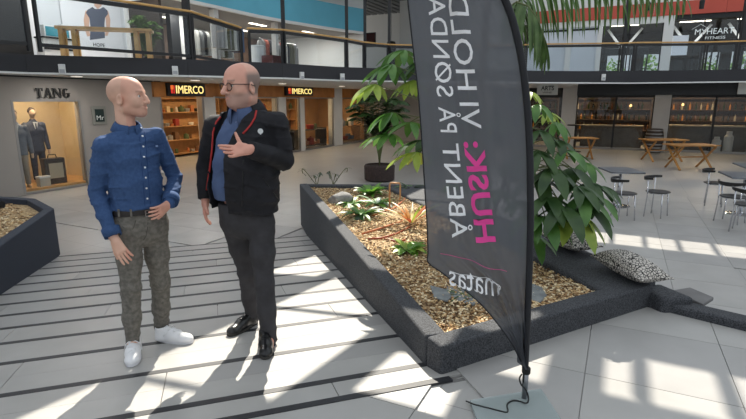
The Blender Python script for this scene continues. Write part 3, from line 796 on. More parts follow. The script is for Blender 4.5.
# ================================================================== PEOPLE
from mathutils.bvhtree import BVHTree
def V3(p): return np.array(p, np.float32)
class Field:
    """signed distance samples on a grid; shapes are blended in, then skinned with surface nets"""
    def __init__(s, lo, hi, h):
        s.h = h; s.lo = np.array(lo, np.float64); s.n = np.ceil((np.array(hi) - s.lo) / h).astype(int) + 1
        s.a = np.full(s.n, 0.2, np.float32)
    def win(s, lo, hi):
        i0 = np.maximum(np.floor((np.array(lo) - s.lo) / s.h).astype(int), 0); i1 = np.minimum(np.ceil((np.array(hi) - s.lo) / s.h).astype(int) + 1, s.n)
        if (i1 <= i0).any(): return None
        ax = [(s.lo[k] + s.h * np.arange(i0[k], i1[k])).astype(np.float32) for k in range(3)]
        return tuple(slice(i0[k], i1[k]) for k in range(3)), ax[0][:, None, None], ax[1][None, :, None], ax[2][None, None, :]
    def blend(s, sl, d, k):
        a = s.a[sl]
        if k <= 0: s.a[sl] = np.minimum(a, d)
        else:
            h = np.maximum(k - np.abs(a - d), 0) / k
            s.a[sl] = np.minimum(a, d) - h * h * k * 0.25
    def carve(s, sl, d, k):
        a = s.a[sl]; d = -d
        h = np.maximum(k - np.abs(a - d), 0) / max(k, 1e-6)
        s.a[sl] = np.maximum(a, d) + h * h * k * 0.25
    def cap(s, p, q, r1, r2, k=.012, carve=False):
        p, q = V3(p), V3(q); m = max(r1, r2) + k + 2 * s.h + .02
        w = s.win(np.minimum(p, q) - m, np.maximum(p, q) + m)
        if w is None: return
        sl, X, Y, Z = w; d = q - p; L2 = float(d @ d) + 1e-12
        t = np.clip(((X - p[0]) * d[0] + (Y - p[1]) * d[1] + (Z - p[2]) * d[2]) / L2, 0, 1)
        dd = np.sqrt((X - p[0] - t * d[0]) ** 2 + (Y - p[1] - t * d[1]) ** 2 + (Z - p[2] - t * d[2]) ** 2) - (r1 + (r2 - r1) * t)
        (s.carve if carve else s.blend)(sl, dd, k)
    def chain(s, pts, rs, k=.012):
        for i in range(len(pts) - 1): s.cap(pts[i], pts[i + 1], rs[i], rs[i + 1], k)
    def ell(s, c, r, R=None, k=.012, carve=False):
        c = V3(c); m = max(r) + k + 2 * s.h + .02
        w = s.win(c - m, c + m)
        if w is None: return
        sl, X, Y, Z = w; X, Y, Z = X - c[0], Y - c[1], Z - c[2]
        if R is None: R = Matrix.Identity(3)
        u = [X * R[0][i] + Y * R[1][i] + Z * R[2][i] for i in range(3)]        # columns of R are the axes
        k0 = np.sqrt((u[0] / r[0]) ** 2 + (u[1] / r[1]) ** 2 + (u[2] / r[2]) ** 2) + 1e-6
        k1 = np.sqrt((u[0] / r[0] ** 2) ** 2 + (u[1] / r[1] ** 2) ** 2 + (u[2] / r[2] ** 2) ** 2) + 1e-6
        (s.carve if carve else s.blend)(sl, k0 * (k0 - 1) / k1, k)
    def loft(s, rings, wd, k=.02):
        """rings: (centre, half width along wd, half depth)"""
        wd = V3(wd)
        for (c0, w0, t0), (c1, w1, t1) in zip(rings[:-1], rings[1:]):
            p, q = V3(c0), V3(c1); m = max(w0, w1, t0, t1) + k + .03
            W = s.win(np.minimum(p, q) - m, np.maximum(p, q) + m)
            if W is None: continue
            sl, X, Y, Z = W; d = q - p; L = float(np.sqrt(d @ d)); dn = d / L
            wn = wd - dn * float(wd @ dn); wn /= np.linalg.norm(wn); tn = np.cross(dn, wn)
            X, Y, Z = X - p[0], Y - p[1], Z - p[2]
            al = X * dn[0] + Y * dn[1] + Z * dn[2]; t = np.clip(al / L, 0, 1); e = al - t * L
            u = X * wn[0] + Y * wn[1] + Z * wn[2]; v = X * tn[0] + Y * tn[1] + Z * tn[2]
            w = w0 + (w1 - w0) * t; th = t0 + (t1 - t0) * t; mn = np.minimum(w, th)
            q_ = (np.abs(u) / w) ** 2.3 + (np.abs(v) / th) ** 2.3
            s.blend(sl, (np.sqrt(q_ ** (2 / 2.3) + (e / mn) ** 2) - 1) * mn, k)
    def half(s, n, d):
        """keep n.x <= d"""
        sl, X, Y, Z = s.win(s.lo, s.lo + s.h * s.n)
        s.a = np.maximum(s.a, X * n[0] + Y * n[1] + Z * n[2] - d)
    def fold(s, fn, band=.03, lim=.008):
        i, j, k = np.nonzero(np.abs(s.a) < band)
        P = s.lo + s.h * np.stack([i, j, k], 1)
        s.a[i, j, k] += np.clip(fn(P[:, 0], P[:, 1], P[:, 2]), -.012, lim).astype(np.float32)
    def mesh(s, name, m, colfn=None):
        a = s.a; neg = a < 0
        c = np.zeros(np.array(a.shape) - 1, np.int8)
        for dx in (0, 1):
            for dy in (0, 1):
                for dz in (0, 1): c += neg[dx:a.shape[0] - 1 + dx, dy:a.shape[1] - 1 + dy, dz:a.shape[2] - 1 + dz]
        act = (c > 0) & (c < 8); I = np.argwhere(act)
        vid = np.full(act.shape, -1, np.int32); vid[act] = np.arange(len(I))
        cor = [(x, y, z) for x in (0, 1) for y in (0, 1) for z in (0, 1)]
        vals = np.stack([a[I[:, 0] + q[0], I[:, 1] + q[1], I[:, 2] + q[2]] for q in cor], 1)
        acc = np.zeros((len(I), 3)); cnt = np.zeros(len(I))
        for e0 in range(8):
            for e1 in range(e0 + 1, 8):
                if sum(abs(cor[e0][k] - cor[e1][k]) for k in range(3)) != 1: continue
                va, vb = vals[:, e0], vals[:, e1]; x = (va < 0) != (vb < 0)
                t = np.where(x, va / np.where(x, va - vb, 1), 0)
                acc += np.where(x[:, None], np.array(cor[e0]) + t[:, None] * (np.array(cor[e1]) - np.array(cor[e0])), 0); cnt += x
        P = s.lo + s.h * (I + acc / cnt[:, None])
        F = []
        sh = a.shape
        for ax in range(3):
            o = [q for q in range(3) if q != ax]
            s0 = [slice(None)] * 3; s1 = [slice(None)] * 3; s0[ax] = slice(0, sh[ax] - 1); s1[ax] = slice(1, sh[ax])
            x = neg[tuple(s0)] != neg[tuple(s1)]
            E = np.argwhere(x); E = E[(E[:, o[0]] > 0) & (E[:, o[1]] > 0) & (E[:, o[0]] < sh[o[0]] - 1) & (E[:, o[1]] < sh[o[1]] - 1)]
            if not len(E): continue
            def cell(d0, d1):
                Q = E.copy(); Q[:, o[0]] += d0; Q[:, o[1]] += d1; return vid[Q[:, 0], Q[:, 1], Q[:, 2]]
            q = np.stack([cell(-1, -1), cell(0, -1), cell(0, 0), cell(-1, 0)], 1)
            inside = neg[E[:, 0], E[:, 1], E[:, 2]]
            flip = inside if ax != 1 else ~inside
            q[~flip] = q[~flip][:, ::-1]
            F.append(q)
        F = np.concatenate(F); F = F[(F >= 0).all(1)]
        me = bpy.data.meshes.new(name)
        me.vertices.add(len(P)); me.vertices.foreach_set('co', P.astype(np.float32).ravel())
        me.loops.add(F.size); me.loops.foreach_set('vertex_index', F.ravel().astype(np.int32))
        me.polygons.add(len(F)); me.polygons.foreach_set('loop_start', np.arange(0, F.size, 4, dtype=np.int32))
        me.polygons.foreach_set('use_smooth', np.ones(len(F), bool))
        me.update(calc_edges=True)
        me.materials.append(m)
        if colfn is not None:
            ca = me.color_attributes.new('Col', 'FLOAT_COLOR', 'POINT')
            C4 = np.ones((len(P), 4), np.float32); C4[:, :3] = colfn(P); ca.data.foreach_set('color', C4.ravel())
        return me

def smooth_obj(o, it=2, f=.5):
    md = o.modifiers.new('relax', 'SMOOTH'); md.iterations = it; md.factor = f
    return o

def put_mesh(name, me, parent, root):
    """world-built mesh -> local to the thing"""
    co = np.empty(len(me.vertices) * 3, np.float32); me.vertices.foreach_get('co', co); co = co.reshape(-1, 3) - np.array(root, np.float32)
    me.vertices.foreach_set('co', co.ravel()); me.update()
    return link(name, me, parent)

def az(deg): return Vector((math.sin(math.radians(deg)), math.cos(math.radians(deg)), 0))
def head_frame(c, azd, pitch=0, roll=0, sc=1.0):
    f = az(azd); r = Vector((f.y, -f.x, 0)); u = Vector((0, 0, 1))          # r: the person's right
    f2 = (f * math.cos(math.radians(pitch)) + u * math.sin(math.radians(pitch))); u2 = r.cross(f2)
    q = Matrix.Rotation(math.radians(roll), 3, f2); r, u2 = q @ r, q @ u2
    R = Matrix((r, f2, u2)).transposed()
    return (lambda x, y, z: Vector(c) + R @ (Vector((x, y, z)) * sc)), R, sc

def add_head(F, c, azd, pitch, roll, sc, jaw=1.0, cheek=1.0, nose=1.0, smile=0):
    P, R, s = head_frame(c, azd, pitch, roll, sc)
    def e(x, y, z, rx, ry, rz, k=.02, carve=False, rot=None): F.ell(P(x, y, z), (rx * s, ry * s, rz * s), R if rot is None else R @ rot, k * s, carve)
    e(0, -.018, .028, .076, .1, .09, .01)                                       # cranium
    e(0, .032, .03, .066, .062, .07, .03)                                       # forehead
    e(0, .03, -.035, .06 * cheek, .066, .075, .03)                              # mid face
    for sx in (-1, 1):
        e(sx * .046, .055, -.025, .022 * cheek, .028, .024, .03)                # cheekbone
        e(sx * .047 * jaw, .005, -.07, .02, .032, .028, .03)                    # jaw corner
        F.cap(P(sx * .047 * jaw, .0, -.078), P(sx * .018, .072, -.102), .018 * s, .016 * s, .025 * s)
    e(0, .078, -.1, .026 * jaw, .022, .02, .022)                                # chin
    e(0, .05, -.08, .042 * jaw, .045, .035, .025)
    F.cap(P(-.036, .083, .02), P(.036, .083, .02), .011 * s, .011 * s, .02 * s)  # brow
    for sx in (-1, 1): e(sx * .033, .1, -.001, .02, .018, .0135, .012, True)     # sockets
    F.cap(P(0, .094, .012), P(0, .108, -.012), .0095 * s, .0115 * s, .012 * s); F.cap(P(0, .106, -.01), P(0, .119 * (1 + (nose - 1) * .5), -.035), .011 * s, .0145 * s, .01 * s)
    for sx in (-1, 1): e(sx * .0145, .105, -.04, .0095, .013, .0085, .007)
    e(0, .092, -.066, .026, .014, .018, .014)                                   # muzzle
    up = .009 * smile
    for sx in (-1, 1):
        F.cap(P(0, .101, -.061), P(sx * .024, .089, -.064 + up), .0058 * s, .004 * s, .005 * s)
        F.cap(P(0, .099, -.0755 - .002 * smile), P(sx * .022, .088, -.068 + up), .0068 * s, .0042 * s, .005 * s)
        F.cap(P(0, .111, -.0675), P(sx * .027, .093, -.066 + up), (.0026 + .0028 * smile) * s, .0022 * s, .003 * s, carve=True)
        if smile: e(sx * .04, .066, -.046, .016, .018, .014, .02)
    for sx in (-1, 1):
        t = Matrix.Rotation(math.radians(-sx * 18), 3, 'Z') @ Matrix.Rotation(math.radians(-10), 3, 'X')
        e(sx * .079, -.014, -.022, .009, .02, .034, .008, rot=t)
        e(sx * .088, -.01, -.018, .008, .011, .02, .006, True, rot=t)
        e(sx * .077, -.002, -.028, .006, .008, .008, .006)
    for sx in (-1, 1):                                                          # eyelids
        F.cap(P(sx * .02, .0885, .0085), P(sx * .046, .082, .0065), .0036 * s, .0036 * s, .004 * s)
        F.cap(P(sx * .021, .087, -.0105), P(sx * .045, .0815, -.009), .0032 * s, .0032 * s, .004 * s)
    return P, R, s

def add_hand(F, wrist, fdir, ndir, side, curl, spread, sc=1.0, thumb=(.6, .55), k=.006):
    """side: +1 thumb on the side fdir x ndir, -1 the other; ndir: out of the palm"""
    f = Vector(fdir).normalized(); n = Vector(ndir); n = (n - f * n.dot(f)).normalized(); t = f.cross(n) * side
    w = Vector(wrist)
    def Q(a, b, c): return w + (f * a + t * b + n * c) * sc
    for b in (-.026, -.009, .009, .026): F.cap(Q(.012, b * .6, 0), Q(.088, b, 0), .015 * sc, .0125 * sc, .012)
    F.cap(Q(-.03, 0, 0), Q(.02, 0, 0), .024 * sc, .024 * sc, .015)
    F.cap(Q(.02, .022, .006), Q(.055, .034, .008), .017 * sc, .014 * sc, .012)
    Ls = (.074, .082, .076, .06); bs = (.031, .0105, -.0105, -.031)
    for i in range(4):
        ang = spread * (1.5 - i) / 1.5; d = (f * math.cos(ang) + t * math.sin(ang)); p = Q(.09, bs[i], 0); c = curl[i]
        a = 0
        for L, r0, r1 in ((.45, .0092, .0085), (.31, .0085, .0078), (.24, .0078, .0066)):
            a += c; q = p + (d * math.cos(a) + n * math.sin(a)) * (Ls[i] * L * sc); F.cap(p, q, r0 * sc, r1 * sc, .003); p = q
    d = (f * math.cos(thumb[0]) + t * math.sin(thumb[0]))
    p = Q(.04, .036, .008); q = p + (d * .9 + n * .25).normalized() * (.036 * sc); F.cap(p, q, .0125 * sc, .0105 * sc, .006)
    d2 = (f * math.cos(thumb[1]) + t * math.sin(thumb[1])); r = q + (d2 * .95 + n * .2).normalized() * (.034 * sc); F.cap(q, r, .0105 * sc, .0078 * sc, .003)

def sines(seed, n, kmin, kmax, zbias=1.0):
    r = np.random.RandomState(seed); K = r.normal(size=(n, 3)); K[:, 2] *= zbias
    K /= np.linalg.norm(K, axis=1)[:, None]; K *= r.uniform(kmin, kmax, (n, 1)); ph = r.uniform(0, 6.28, n)
    def fn(x, y, z):
        w = 0
        for i in range(n):
            q = np.sin(K[i, 0] * x + K[i, 1] * y + K[i, 2] * z + ph[i] + 1.8 * np.sin(5 * x + 4 * z + 6 * y + i))
            w = w + (1 - 2 * np.sqrt(np.abs(q) + .01)) * np.clip(.5 + np.sin(9 * x + 7 * z + 5 * y + 2.1 * i), 0, 1.5)
        return -w / n
    return fn

M_skin = mat('skin', (205, 160, 138), rough=.5, attr='Col', spec=.35, bump=.08, bscale=300, bdist=.003)
M_eye = mat('eyeball', (225, 222, 216), rough=.2)
M_iris = mat('iris_dark', (52, 48, 44), rough=.2)

def skin_color(P3, R, s, base, lips, brow, hair, hairfn, beard, beardfn):
    C = np.array(P3(0, 0, 0)); Rm = np.array(R)
    def L(c): return np.array(lin(c)[:3], np.float32)
    def fn(P):
        q = (P - C) @ Rm / s; x, y, z = q[:, 0], q[:, 1], q[:, 2]
        col = np.tile(L(base), (len(P), 1))
        nz = np.sin(P[:, 0] * 90) * np.sin(P[:, 1] * 83) * np.sin(P[:, 2] * 97)
        col *= (1 + .05 * nz)[:, None]
        def mixin(w, c): col[:] = col * (1 - w[:, None]) + L(c) * w[:, None]
        ss = lambda v, a, b: np.clip((v - a) / (b - a), 0, 1)
        mixin(.35 * ss(.03, np.sqrt((np.abs(x) - .04) ** 2 + (y - .08) ** 2 + (z + .03) ** 2), .0) * (y > 0), (214, 130, 112))
        mixin(.45 * (np.exp(-((z + .068) / .011) ** 2) * np.exp(-(x / .024) ** 4) * (y > .085)), lips)
        mixin(.6 * np.exp(-((z - .0255 + .06 * (np.abs(x) - .03) ** 2 * 10) / .0055) ** 2) * (np.abs(np.abs(x) - .034) < .02) * (y > .06), brow)
        if beardfn is not None: mixin(beardfn(x, y, z) , beard)
        if hairfn is not None: mixin(hairfn(x, y, z), hair)
        return col
    return fn

def eyes(P3, R, s, parent, root, look=(0, 0)):
    for sx in (-1, 1):
        c = P3(sx * .033, .0775, -.001)
        mb = MB(); prof = [(max(1e-4, .0128 * s * math.sin(a)), -.0128 * s * math.cos(a)) for a in [math.pi * k / 10 for k in range(11)]]
        mb.lathe(prof, 14); mb.M = Matrix.Translation(c - Vector(root)); o = mb.build('eye', M_eye, parent, smooth=True)
        f = (R @ Vector((look[0], 1, look[1]))).normalized(); q = f.to_track_quat('Z', 'Y').to_matrix().to_4x4()
        m2 = MB(); m2.lathe([(.0062 * s, .0108 * s), (.0058 * s, .0120 * s), (.003 * s, .0134 * s), (1e-4, .0136 * s)], 12); m2.M = Matrix.Translation(c - Vector(root)) @ q
        m2.build('iris', M_iris, o, smooth=True)

def surf(me_obj, root):
    me = me_obj.data
    return BVHTree.FromPolygons([v.co for v in me.vertices], [p.vertices for p in me.polygons])
def hit(bvh, p, d, root):
    h = bvh.ray_cast(Vector(p) - Vector(root), Vector(d).normalized())
    return (h[0], h[1]) if h[0] is not None else (None, None)

def shoe(kind, toe, heel, zt, zh, parent, root, mats, L=.295, wid=.05):
    """toe, heel: ground points"""
    toe, heel = Vector(toe), Vector(heel); d = (toe - heel); d.z = 0; d.normalize()
    tz = Vector((toe.x, toe.y, zt)); hz = tz - d * L; hz.z = zh
    fx = (tz - hz).normalized(); up = Vector((0, 0, 1)); sy = up.cross(fx).normalized(); uz = fx.cross(sy)
    R = Matrix((fx, sy, uz)).transposed(); M = Matrix.Translation(hz - Vector(root)) @ R.to_4x4()
    sh = thing('shoe', None, None); sh.parent = parent; sh.matrix_local = M
    out = []
    for k in range(28):
        a = 2 * math.pi * k / 28; x = L / 2 + L / 2 * math.cos(a); yw = wid * math.sin(a) * (0.86 + .22 * math.cos(a - .35)) * (1 if abs(math.cos(a)) < .99 else 1)
        out.append((x, math.copysign(abs(yw) ** .85 * wid ** .15, yw)))
    sole_h = .026 if kind == 'sneaker' else .02
    MB().prism([(x, y * 1.04) for x, y in out], 0.0, sole_h).build('sole', mats[1], sh, bevel=.006)
    F = Field((-.04, -.08, -.0), (L + .03, .08, .16), .0045)
    F.cap((.05, 0, .03), (.05, 0, .1), .046, .042, .01)
    F.cap((.05, 0, .035), (L * .55, 0, .045), .043, .044, .02)
    F.cap((L * .5, 0, .04), (L - .055, .003, .028), .046, .036, .02)
    F.ell((L - .06, .002, .028), (.06, .046, .036 if kind == 'sneaker' else .03), None, .015)
    F.cap((.06, 0, .085), (L * .5, 0, .062), .034, .03, .02)
    F.cap((.045, 0, .13), (.05, 0, .085), .036, .03, .01, carve=True) if kind == 'sneaker' else None
    F.half((0, 0, -1), -.018); F.half((0, 0, 1), .112)
    u = link('upper', F.mesh('upper', mats[0]), sh); smooth_obj(u, 1)
    if kind == 'sneaker':
        b = BVHTree.FromPolygons([v.co for v in u.data.vertices], [p.vertices for p in u.data.polygons])
        for k in range(5):
            x = .115 + .022 * k; pts = []
            for yy in (-.024, -.012, 0, .012, .024):
                h = b.ray_cast(Vector((x + (.008 if k % 2 else -.008) * yy / .024, yy, .2)), Vector((0, 0, -1)))[0]
                if h: pts.append(h + Vector((0, 0, .003)))
            if len(pts) > 2: MB().tube(pts, .0035, 6).build('lace', mats[2], sh, smooth=True)
        for sg in (-1, 1):
            pts = [Vector((.11, 0, .1)), Vector((.13, sg * .02, .112)), Vector((.12, sg * .042, .09)), Vector((.1, sg * .05, .06))]
            MB().tube(pts, .003, 6).build('lace', mats[2], sh, smooth=True)
    else:
        b = BVHTree.FromPolygons([v.co for v in u.data.vertices], [p.vertices for p in u.data.polygons])
        for k in range(3):
            pts = []
            for yy in (-.022, -.008, .008, .022):
                h = b.ray_cast(Vector((.135 + .02 * k, yy, .2)), Vector((0, 0, -1)))[0]
                if h: pts.append(h + Vector((0, 0, .002)))
            if len(pts) > 2: MB().tube(pts, .003, 6).build('lace', mats[2], sh, smooth=True)
    return sh

def collar(parent, root, c, facing, r, hgt, m, fall=.034, point=.045, tilt=10, gap=14, flare=1.36):
    """turned-down shirt collar: band + two pointed leaves, open in front"""
    f = az(facing); rt = Vector((f.y, -f.x, 0)); u = Vector((0, 0, 1))
    q = Matrix.Rotation(math.radians(-tilt), 3, rt)
    rows = []
    n = 30
    for (rr, zz, pt_) in ((r * .96, hgt, 0), (r * 1.06, hgt * 1.02, 0), (r * 1.2, hgt * .5, .3), (r * flare, hgt - fall - .004, 1.0)):
        row = []
        for k in range(n + 1):
            a = math.radians(gap + (360 - 2 * gap) * k / n); fr = max(0, math.cos(a)) ** 3
            d = f * math.cos(a) + rt * math.sin(a)
            zc = zz - pt_ * point * max(0, (math.cos(a - math.copysign(math.radians(max(0, gap - 14)), math.sin(a))) - .55) / .45) ** 1.2
            row.append(Vector(c) - Vector(root) + q @ (d * (rr * (1 + .12 * fr)) + u * zc))
        rows.append(row)
    return MB().grid(rows).build('collar', m, parent, smooth=True, thick=.005)

# ------------------------------------------------------------------ left man: bald, denim shirt, grey jeans, white trainers
M_denim = mat('denim_shirt', (56, 80, 120), rough=.85, col2=(64, 89, 130), vscale=60, bump=.25, bscale=420, bdist=.003, spec=.2)
M_denimd = mat('denim_seam', (38, 64, 112), rough=.85, bump=.25, bscale=420, bdist=.003, spec=.2)
M_jeans = mat('grey_jeans', (100, 97, 91), rough=.9, col2=(124, 120, 113), vscale=40, bump=.3, bscale=380, bdist=.003, spec=.2)
M_belt = mat('belt_leather', (36, 31, 30), rough=.5)
M_steel = mat('buckle_steel', (190, 190, 188), rough=.25, metal=1)
M_sneak = mat('white_leather', (236, 236, 238), rough=.5)
M_snsole = mat('white_rubber', (224, 224, 228), rough=.6)
M_button = mat('pearl_button', (232, 234, 238), rough=.3)

def left_man():
    root = Vector((-1.56, 3.15, ramp_z((-1.56, 3.15))))
    t = thing('person', 'bald man in blue denim shirt and grey jeans with one hand on his hip', 'person', root)
    fz = 137; left = az(fz - 90); fwd = az(fz)
    hc = pt(127.5, 96.5, 3.2)
    shR, elR, wrR = pt(103, 147, 3.02), pt(97, 193, 3.04), pt(113.5, 237, 2.95)
    shL, elL, wrL = pt(156, 136, 3.26), pt(175, 178, 3.36), pt(170, 203, 3.14)
    c_pel, c_wai, c_mid, c_che, c_sho, c_nek = pt(140, 222, 3.14), pt(139, 208, 3.14), pt(135, 182, 3.14), pt(131, 158, 3.15), pt(129, 138, 3.16), pt(126, 126, 3.18)
    hipR, knR, anR = pt(128, 229, 3.1), pt(131, 288, 3.05), pt(132.5, 341, 3.06)
    hipL, knL, anL = pt(154, 227, 3.2), pt(160.5, 281, 3.25), pt(161.5, 328, 3.33)
    # --- skin
    lo = (-2.0, 2.55, -.2); hi = (-1.15, 3.6, 1.76)
    F = Field(lo, hi, .0042)
    P, R, s = add_head(F, hc, 90, 2, 0, 1.04, jaw=1.04, nose=.96, smile=1)
    F.cap(P(0, -.03, -.06), c_nek - Vector((0, 0, .05)), .055, .058, .02)
    F.loft([(c_pel, .12, .08), (c_wai, .12, .08), (c_mid, .13, .085), (c_che, .13, .085), (c_sho + Vector((0, 0, -.04)), .1, .05)], left, .03)
    F.cap(shR - Vector((0, 0, .02)), shL - Vector((0, 0, .02)), .03, .03, .01)
    F.chain([shR - Vector((0, 0, .015)), elR, wrR], [.034, .032, .026], .02); F.chain([shL - Vector((0, 0, .015)), elL, wrL], [.034, .032, .026], .02)
    F.chain([hipR, knR, anR], [.06, .045, .033], .02); F.chain([hipL, knL, anL], [.06, .045, .033], .02)
    F.cap(anR, (-1.555, 2.97, ramp_z((-1.555, 2.97)) + .05), .033, .03, .02); F.cap(anL, (-1.40, 3.26, ramp_z((-1.4, 3.26)) + .05), .033, .03, .02)
    hd = pt(126, 259, 2.9) - wrR
    add_hand(F, wrR + hd.normalized() * .02, hd, Vector((-.15, .9, .1)), -1, (.12, .16, .2, .26), .08, .97, thumb=(.45, .25))
    hl = pt(157, 213, 3.02) - wrL
    add_hand(F, wrL + hl.normalized() * .015, hl, Vector((-.35, .8, .25)), 1, (.25, .3, .34, .4), .1, .92, thumb=(.5, .3))
    cf = skin_color(P, R, s, (218, 174, 152), (176, 104, 94), (140, 104, 82), (150, 120, 104),
                    lambda x, y, z: .28 * np.clip((z + .0 + .0 * y) / .03, 0, 1) * np.clip((.045 - y) / .03, 0, 1) * np.clip((.085 - z) / .03, 0, 1),
                    (150, 118, 100), lambda x, y, z: .22 * np.clip((-.045 - z) / .02, 0, 1) * (y > -.01) * np.clip((.13 + z) / .02, 0, 1))
    body = put_mesh('body', F.mesh('body', M_skin, cf), t, root); smooth_obj(body, 1)
    eyes(P, R, s, t, root)
    MB().tube([P(-.02, .084, -.061) - root, P(0, .0985, -.0665) - root, P(.02, .084, -.061) - root], .0045 * s, 8).build('teeth', mat('teeth_white', (232, 226, 214), rough=.3), t, smooth=True)
    # --- shirt
    S = Field((-2.05, 2.72, .55), (-1.1, 3.62, 1.5), .0055)
    S.loft([(c_pel, .165, .118), (c_wai, .163, .115), (c_mid, .163, .122), (c_che, .17, .124), (c_sho + Vector((0, 0, -.03)), .15, .09), (c_nek + Vector((0, 0, -.02)), .066, .062)], left, .03)
    tors = S.a < .05
    for a, b, c_ in ((shR, elR, wrR), (shL, elL, wrL)):
        S.cap(c_sho + Vector((0, 0, -.012)), a, .066, .062, .03); S.chain([a, (a + b) / 2, b], [.063, .06, .055], .012); S.chain([b, (b + c_) / 2, c_], [.055, .053, .046], .012)
    w1 = sines(4, 5, 26, 46, 1.6); w2 = sines(9, 4, 60, 95, 1.5)
    S.fold(lambda x, y, z: (.019 * w1(x, y, z) + .004 * w2(x, y, z)) + .004 * np.exp(-((z - c_wai.z - .05) / .06) ** 2) * np.sin(70 * z + 10 * x))
    sl, X, Y, Z = S.win(S.lo, S.lo + S.h * S.n)
    u = (X - c_wai.x) * left.x + (Y - c_wai.y) * left.y; v = (X - c_wai.x) * fwd.x + (Y - c_wai.y) * fwd.y
    S.a = np.where((np.abs(u) < .185) & (np.abs(v) < .2) & (Z < c_wai.z + .03) & (u > -.17 + 0 * Z), np.maximum(S.a, c_wai.z + .005 - Z), S.a)
    for a, b in ((elR, wrR), (elL, wrL)):
        d = (b - a).normalized(); S_c = b - d * .004
        # trim the cuff end only near the wrist
        w = S.win(np.array(b) - .11, np.array(b) + .11)
        if w:
            sl, X, Y, Z = w; dist = np.sqrt((X - b.x) ** 2 + (Y - b.y) ** 2 + (Z - b.z) ** 2)
            pl = (X - S_c.x) * d.x + (Y - S_c.y) * d.y + (Z - S_c.z) * d.z
            torso_side = np.zeros_like(dist)
            m = (dist < .075) & (pl > 0)
            if a is elL:
                u = (X - c_wai.x) * left.x + (Y - c_wai.y) * left.y
                m = m & (u > .17)
            S.a[sl] = np.where(m, np.maximum(S.a[sl], pl), S.a[sl])
    shirt = put_mesh('shirt', S.mesh('shirt', M_denim), t, root); smooth_obj(shirt, 2)
    bv = surf(shirt, root)
    # collar, placket, buttons, pocket logo, cuffs
    collar(shirt, root, c_nek + Vector((0.005, 0, -.006)) + fwd * .012, fz, .066, .026, M_denim, fall=.046, point=.05, tilt=14, flare=1.45)
    line = []
    for k in range(16):
        q = pt(142 + (148 - 142) * k / 15, 131 + (209 - 131) * k / 15, 2.6); h, nn = hit(bv, q, q - Vector((0, 0, CAM_H)), root)
        if h: line.append((h, nn))
    for k in range(7):
        h, nn = line[min(len(line) - 1, 1 + k * 2)]
        b = MB().lathe([(.0062, 0), (.0062, .002), (.005, .0032), (.0001, .0026)], 12); b.M = Matrix.Translation(h + nn * .0012) @ nn.to_track_quat('Z', 'Y').to_matrix().to_4x4()
        b.build('button', M_button, shirt)
    for px, py in ((127.5, 128), (140.5, 129)):
        q = pt(px, py, 2.6); h, nn = hit(bv, q, q - Vector((0, 0, CAM_H)), root)
        if h:
            b = MB().lathe([(.0055, 0), (.0055, .002), (.0001, .0026)], 12); b.M = Matrix.Translation(h + nn * .012) @ nn.to_track_quat('Z', 'Y').to_matrix().to_4x4(); b.build('button', M_button, shirt)
    for off_ in (-.017, .017):
        pts = [h + left * off_ + nn * .0012 for h, nn in line]
        MB().tube(pts, .0016, 5).build('placket_seam', M_denimd, shirt, smooth=True)
    q = pt(156, 146, 2.6); h, nn = hit(bv, q, q - Vector((0, 0, CAM_H)), root)
    if h: MB().box(h + nn * .001, (.022, .004, .012), Matrix.Rotation(math.radians(40), 3, 'Z')).build('chest_emblem', mat('emblem_pale', (150, 170, 205), rough=.7), shirt)
    # pocket outline
    pk = []
    for px, py in ((148, 147), (163, 143.5), (164, 160), (157, 164), (149, 162), (148, 147)):
        q = pt(px, py, 2.6); h, nn = hit(bv, q, q - Vector((0, 0, CAM_H)), root)
        if h: pk.append(h + nn * .001)
    if len(pk) > 3: MB().tube(pk, .0014, 5).build('pocket_seam', M_denimd, shirt)
    for a, b in ((elR, wrR), (elL, wrL)):
        d = (b - a).normalized(); MB().tube([b - root - d * .06, b - root - d * .035, b - root - d * .004], [.0515, .0505, .048], 20, caps=False).build('cuff', M_denim, shirt, smooth=True, thick=.005)
    # --- jeans
    J = Field((-1.95, 2.8, -.2), (-1.2, 3.6, .95), .0055)
    J.loft([(c_pel + Vector((0, 0, -.05)), .165, .118), (c_pel, .165, .116), (c_wai + Vector((0, 0, .005)), .158, .108)], left, .03)
    J.chain([hipR, hipR * .5 + knR * .5, knR, knR * .45 + anR * .55, anR - Vector((0, 0, .01))], [.09, .076, .0625, .058, .05], .03)
    J.chain([hipL, hipL * .5 + knL * .5, knL, knL * .45 + anL * .55, anL - Vector((0, 0, .015))], [.09, .077, .064, .059, .052], .03)
    j1 = sines(14, 5, 40, 70, 2.6); j2 = sines(21, 4, 90, 130, 2.4)
    def jf(x, y, z):
        kn = np.exp(-((z - .36) / .09) ** 2) + 1.2 * np.clip((.17 - z) / .2, 0, 1) + .7 * np.exp(-((z - .66) / .06) ** 2)
        return (.006 + .013 * kn) * j1(x, y, z) + .003 * j2(x, y, z)
    J.fold(jf)
    J.half((0, 0, 1), c_wai.z + .012)
    for an, kn in ((anR, knR), (anL, knL)):
        w = J.win(np.array(an) - .12, np.array(an) + .12); sl, X, Y, Z = w; m = np.sqrt((X - an.x) ** 2 + (Y - an.y) ** 2) < .1
        zb = an.z - .03; J.a[sl] = np.where(m, np.maximum(J.a[sl], zb - Z), J.a[sl])
    jeans = put_mesh('jeans', J.mesh('jeans', M_jeans), t, root); smooth_obj(jeans, 1)
    bj = surf(jeans, root)
    def seam(pts, nm, m=M_jeans, r=.0018):
        o = []
        for px, py in pts:
            q = pt(px, py, 2.5); h, nn = hit(bj, q, q - Vector((0, 0, CAM_H)), root)
            if h: o.append(h + nn * .0008)
        if len(o) > 1: MB().tube(o, r, 5).build(nm, m, jeans)
    M_seam = mat('jeans_seam', (66, 62, 55), rough=.9)
    seam([(118, 221), (124, 228), (133, 229), (136, 220)], 'pocket_seam', M_seam)
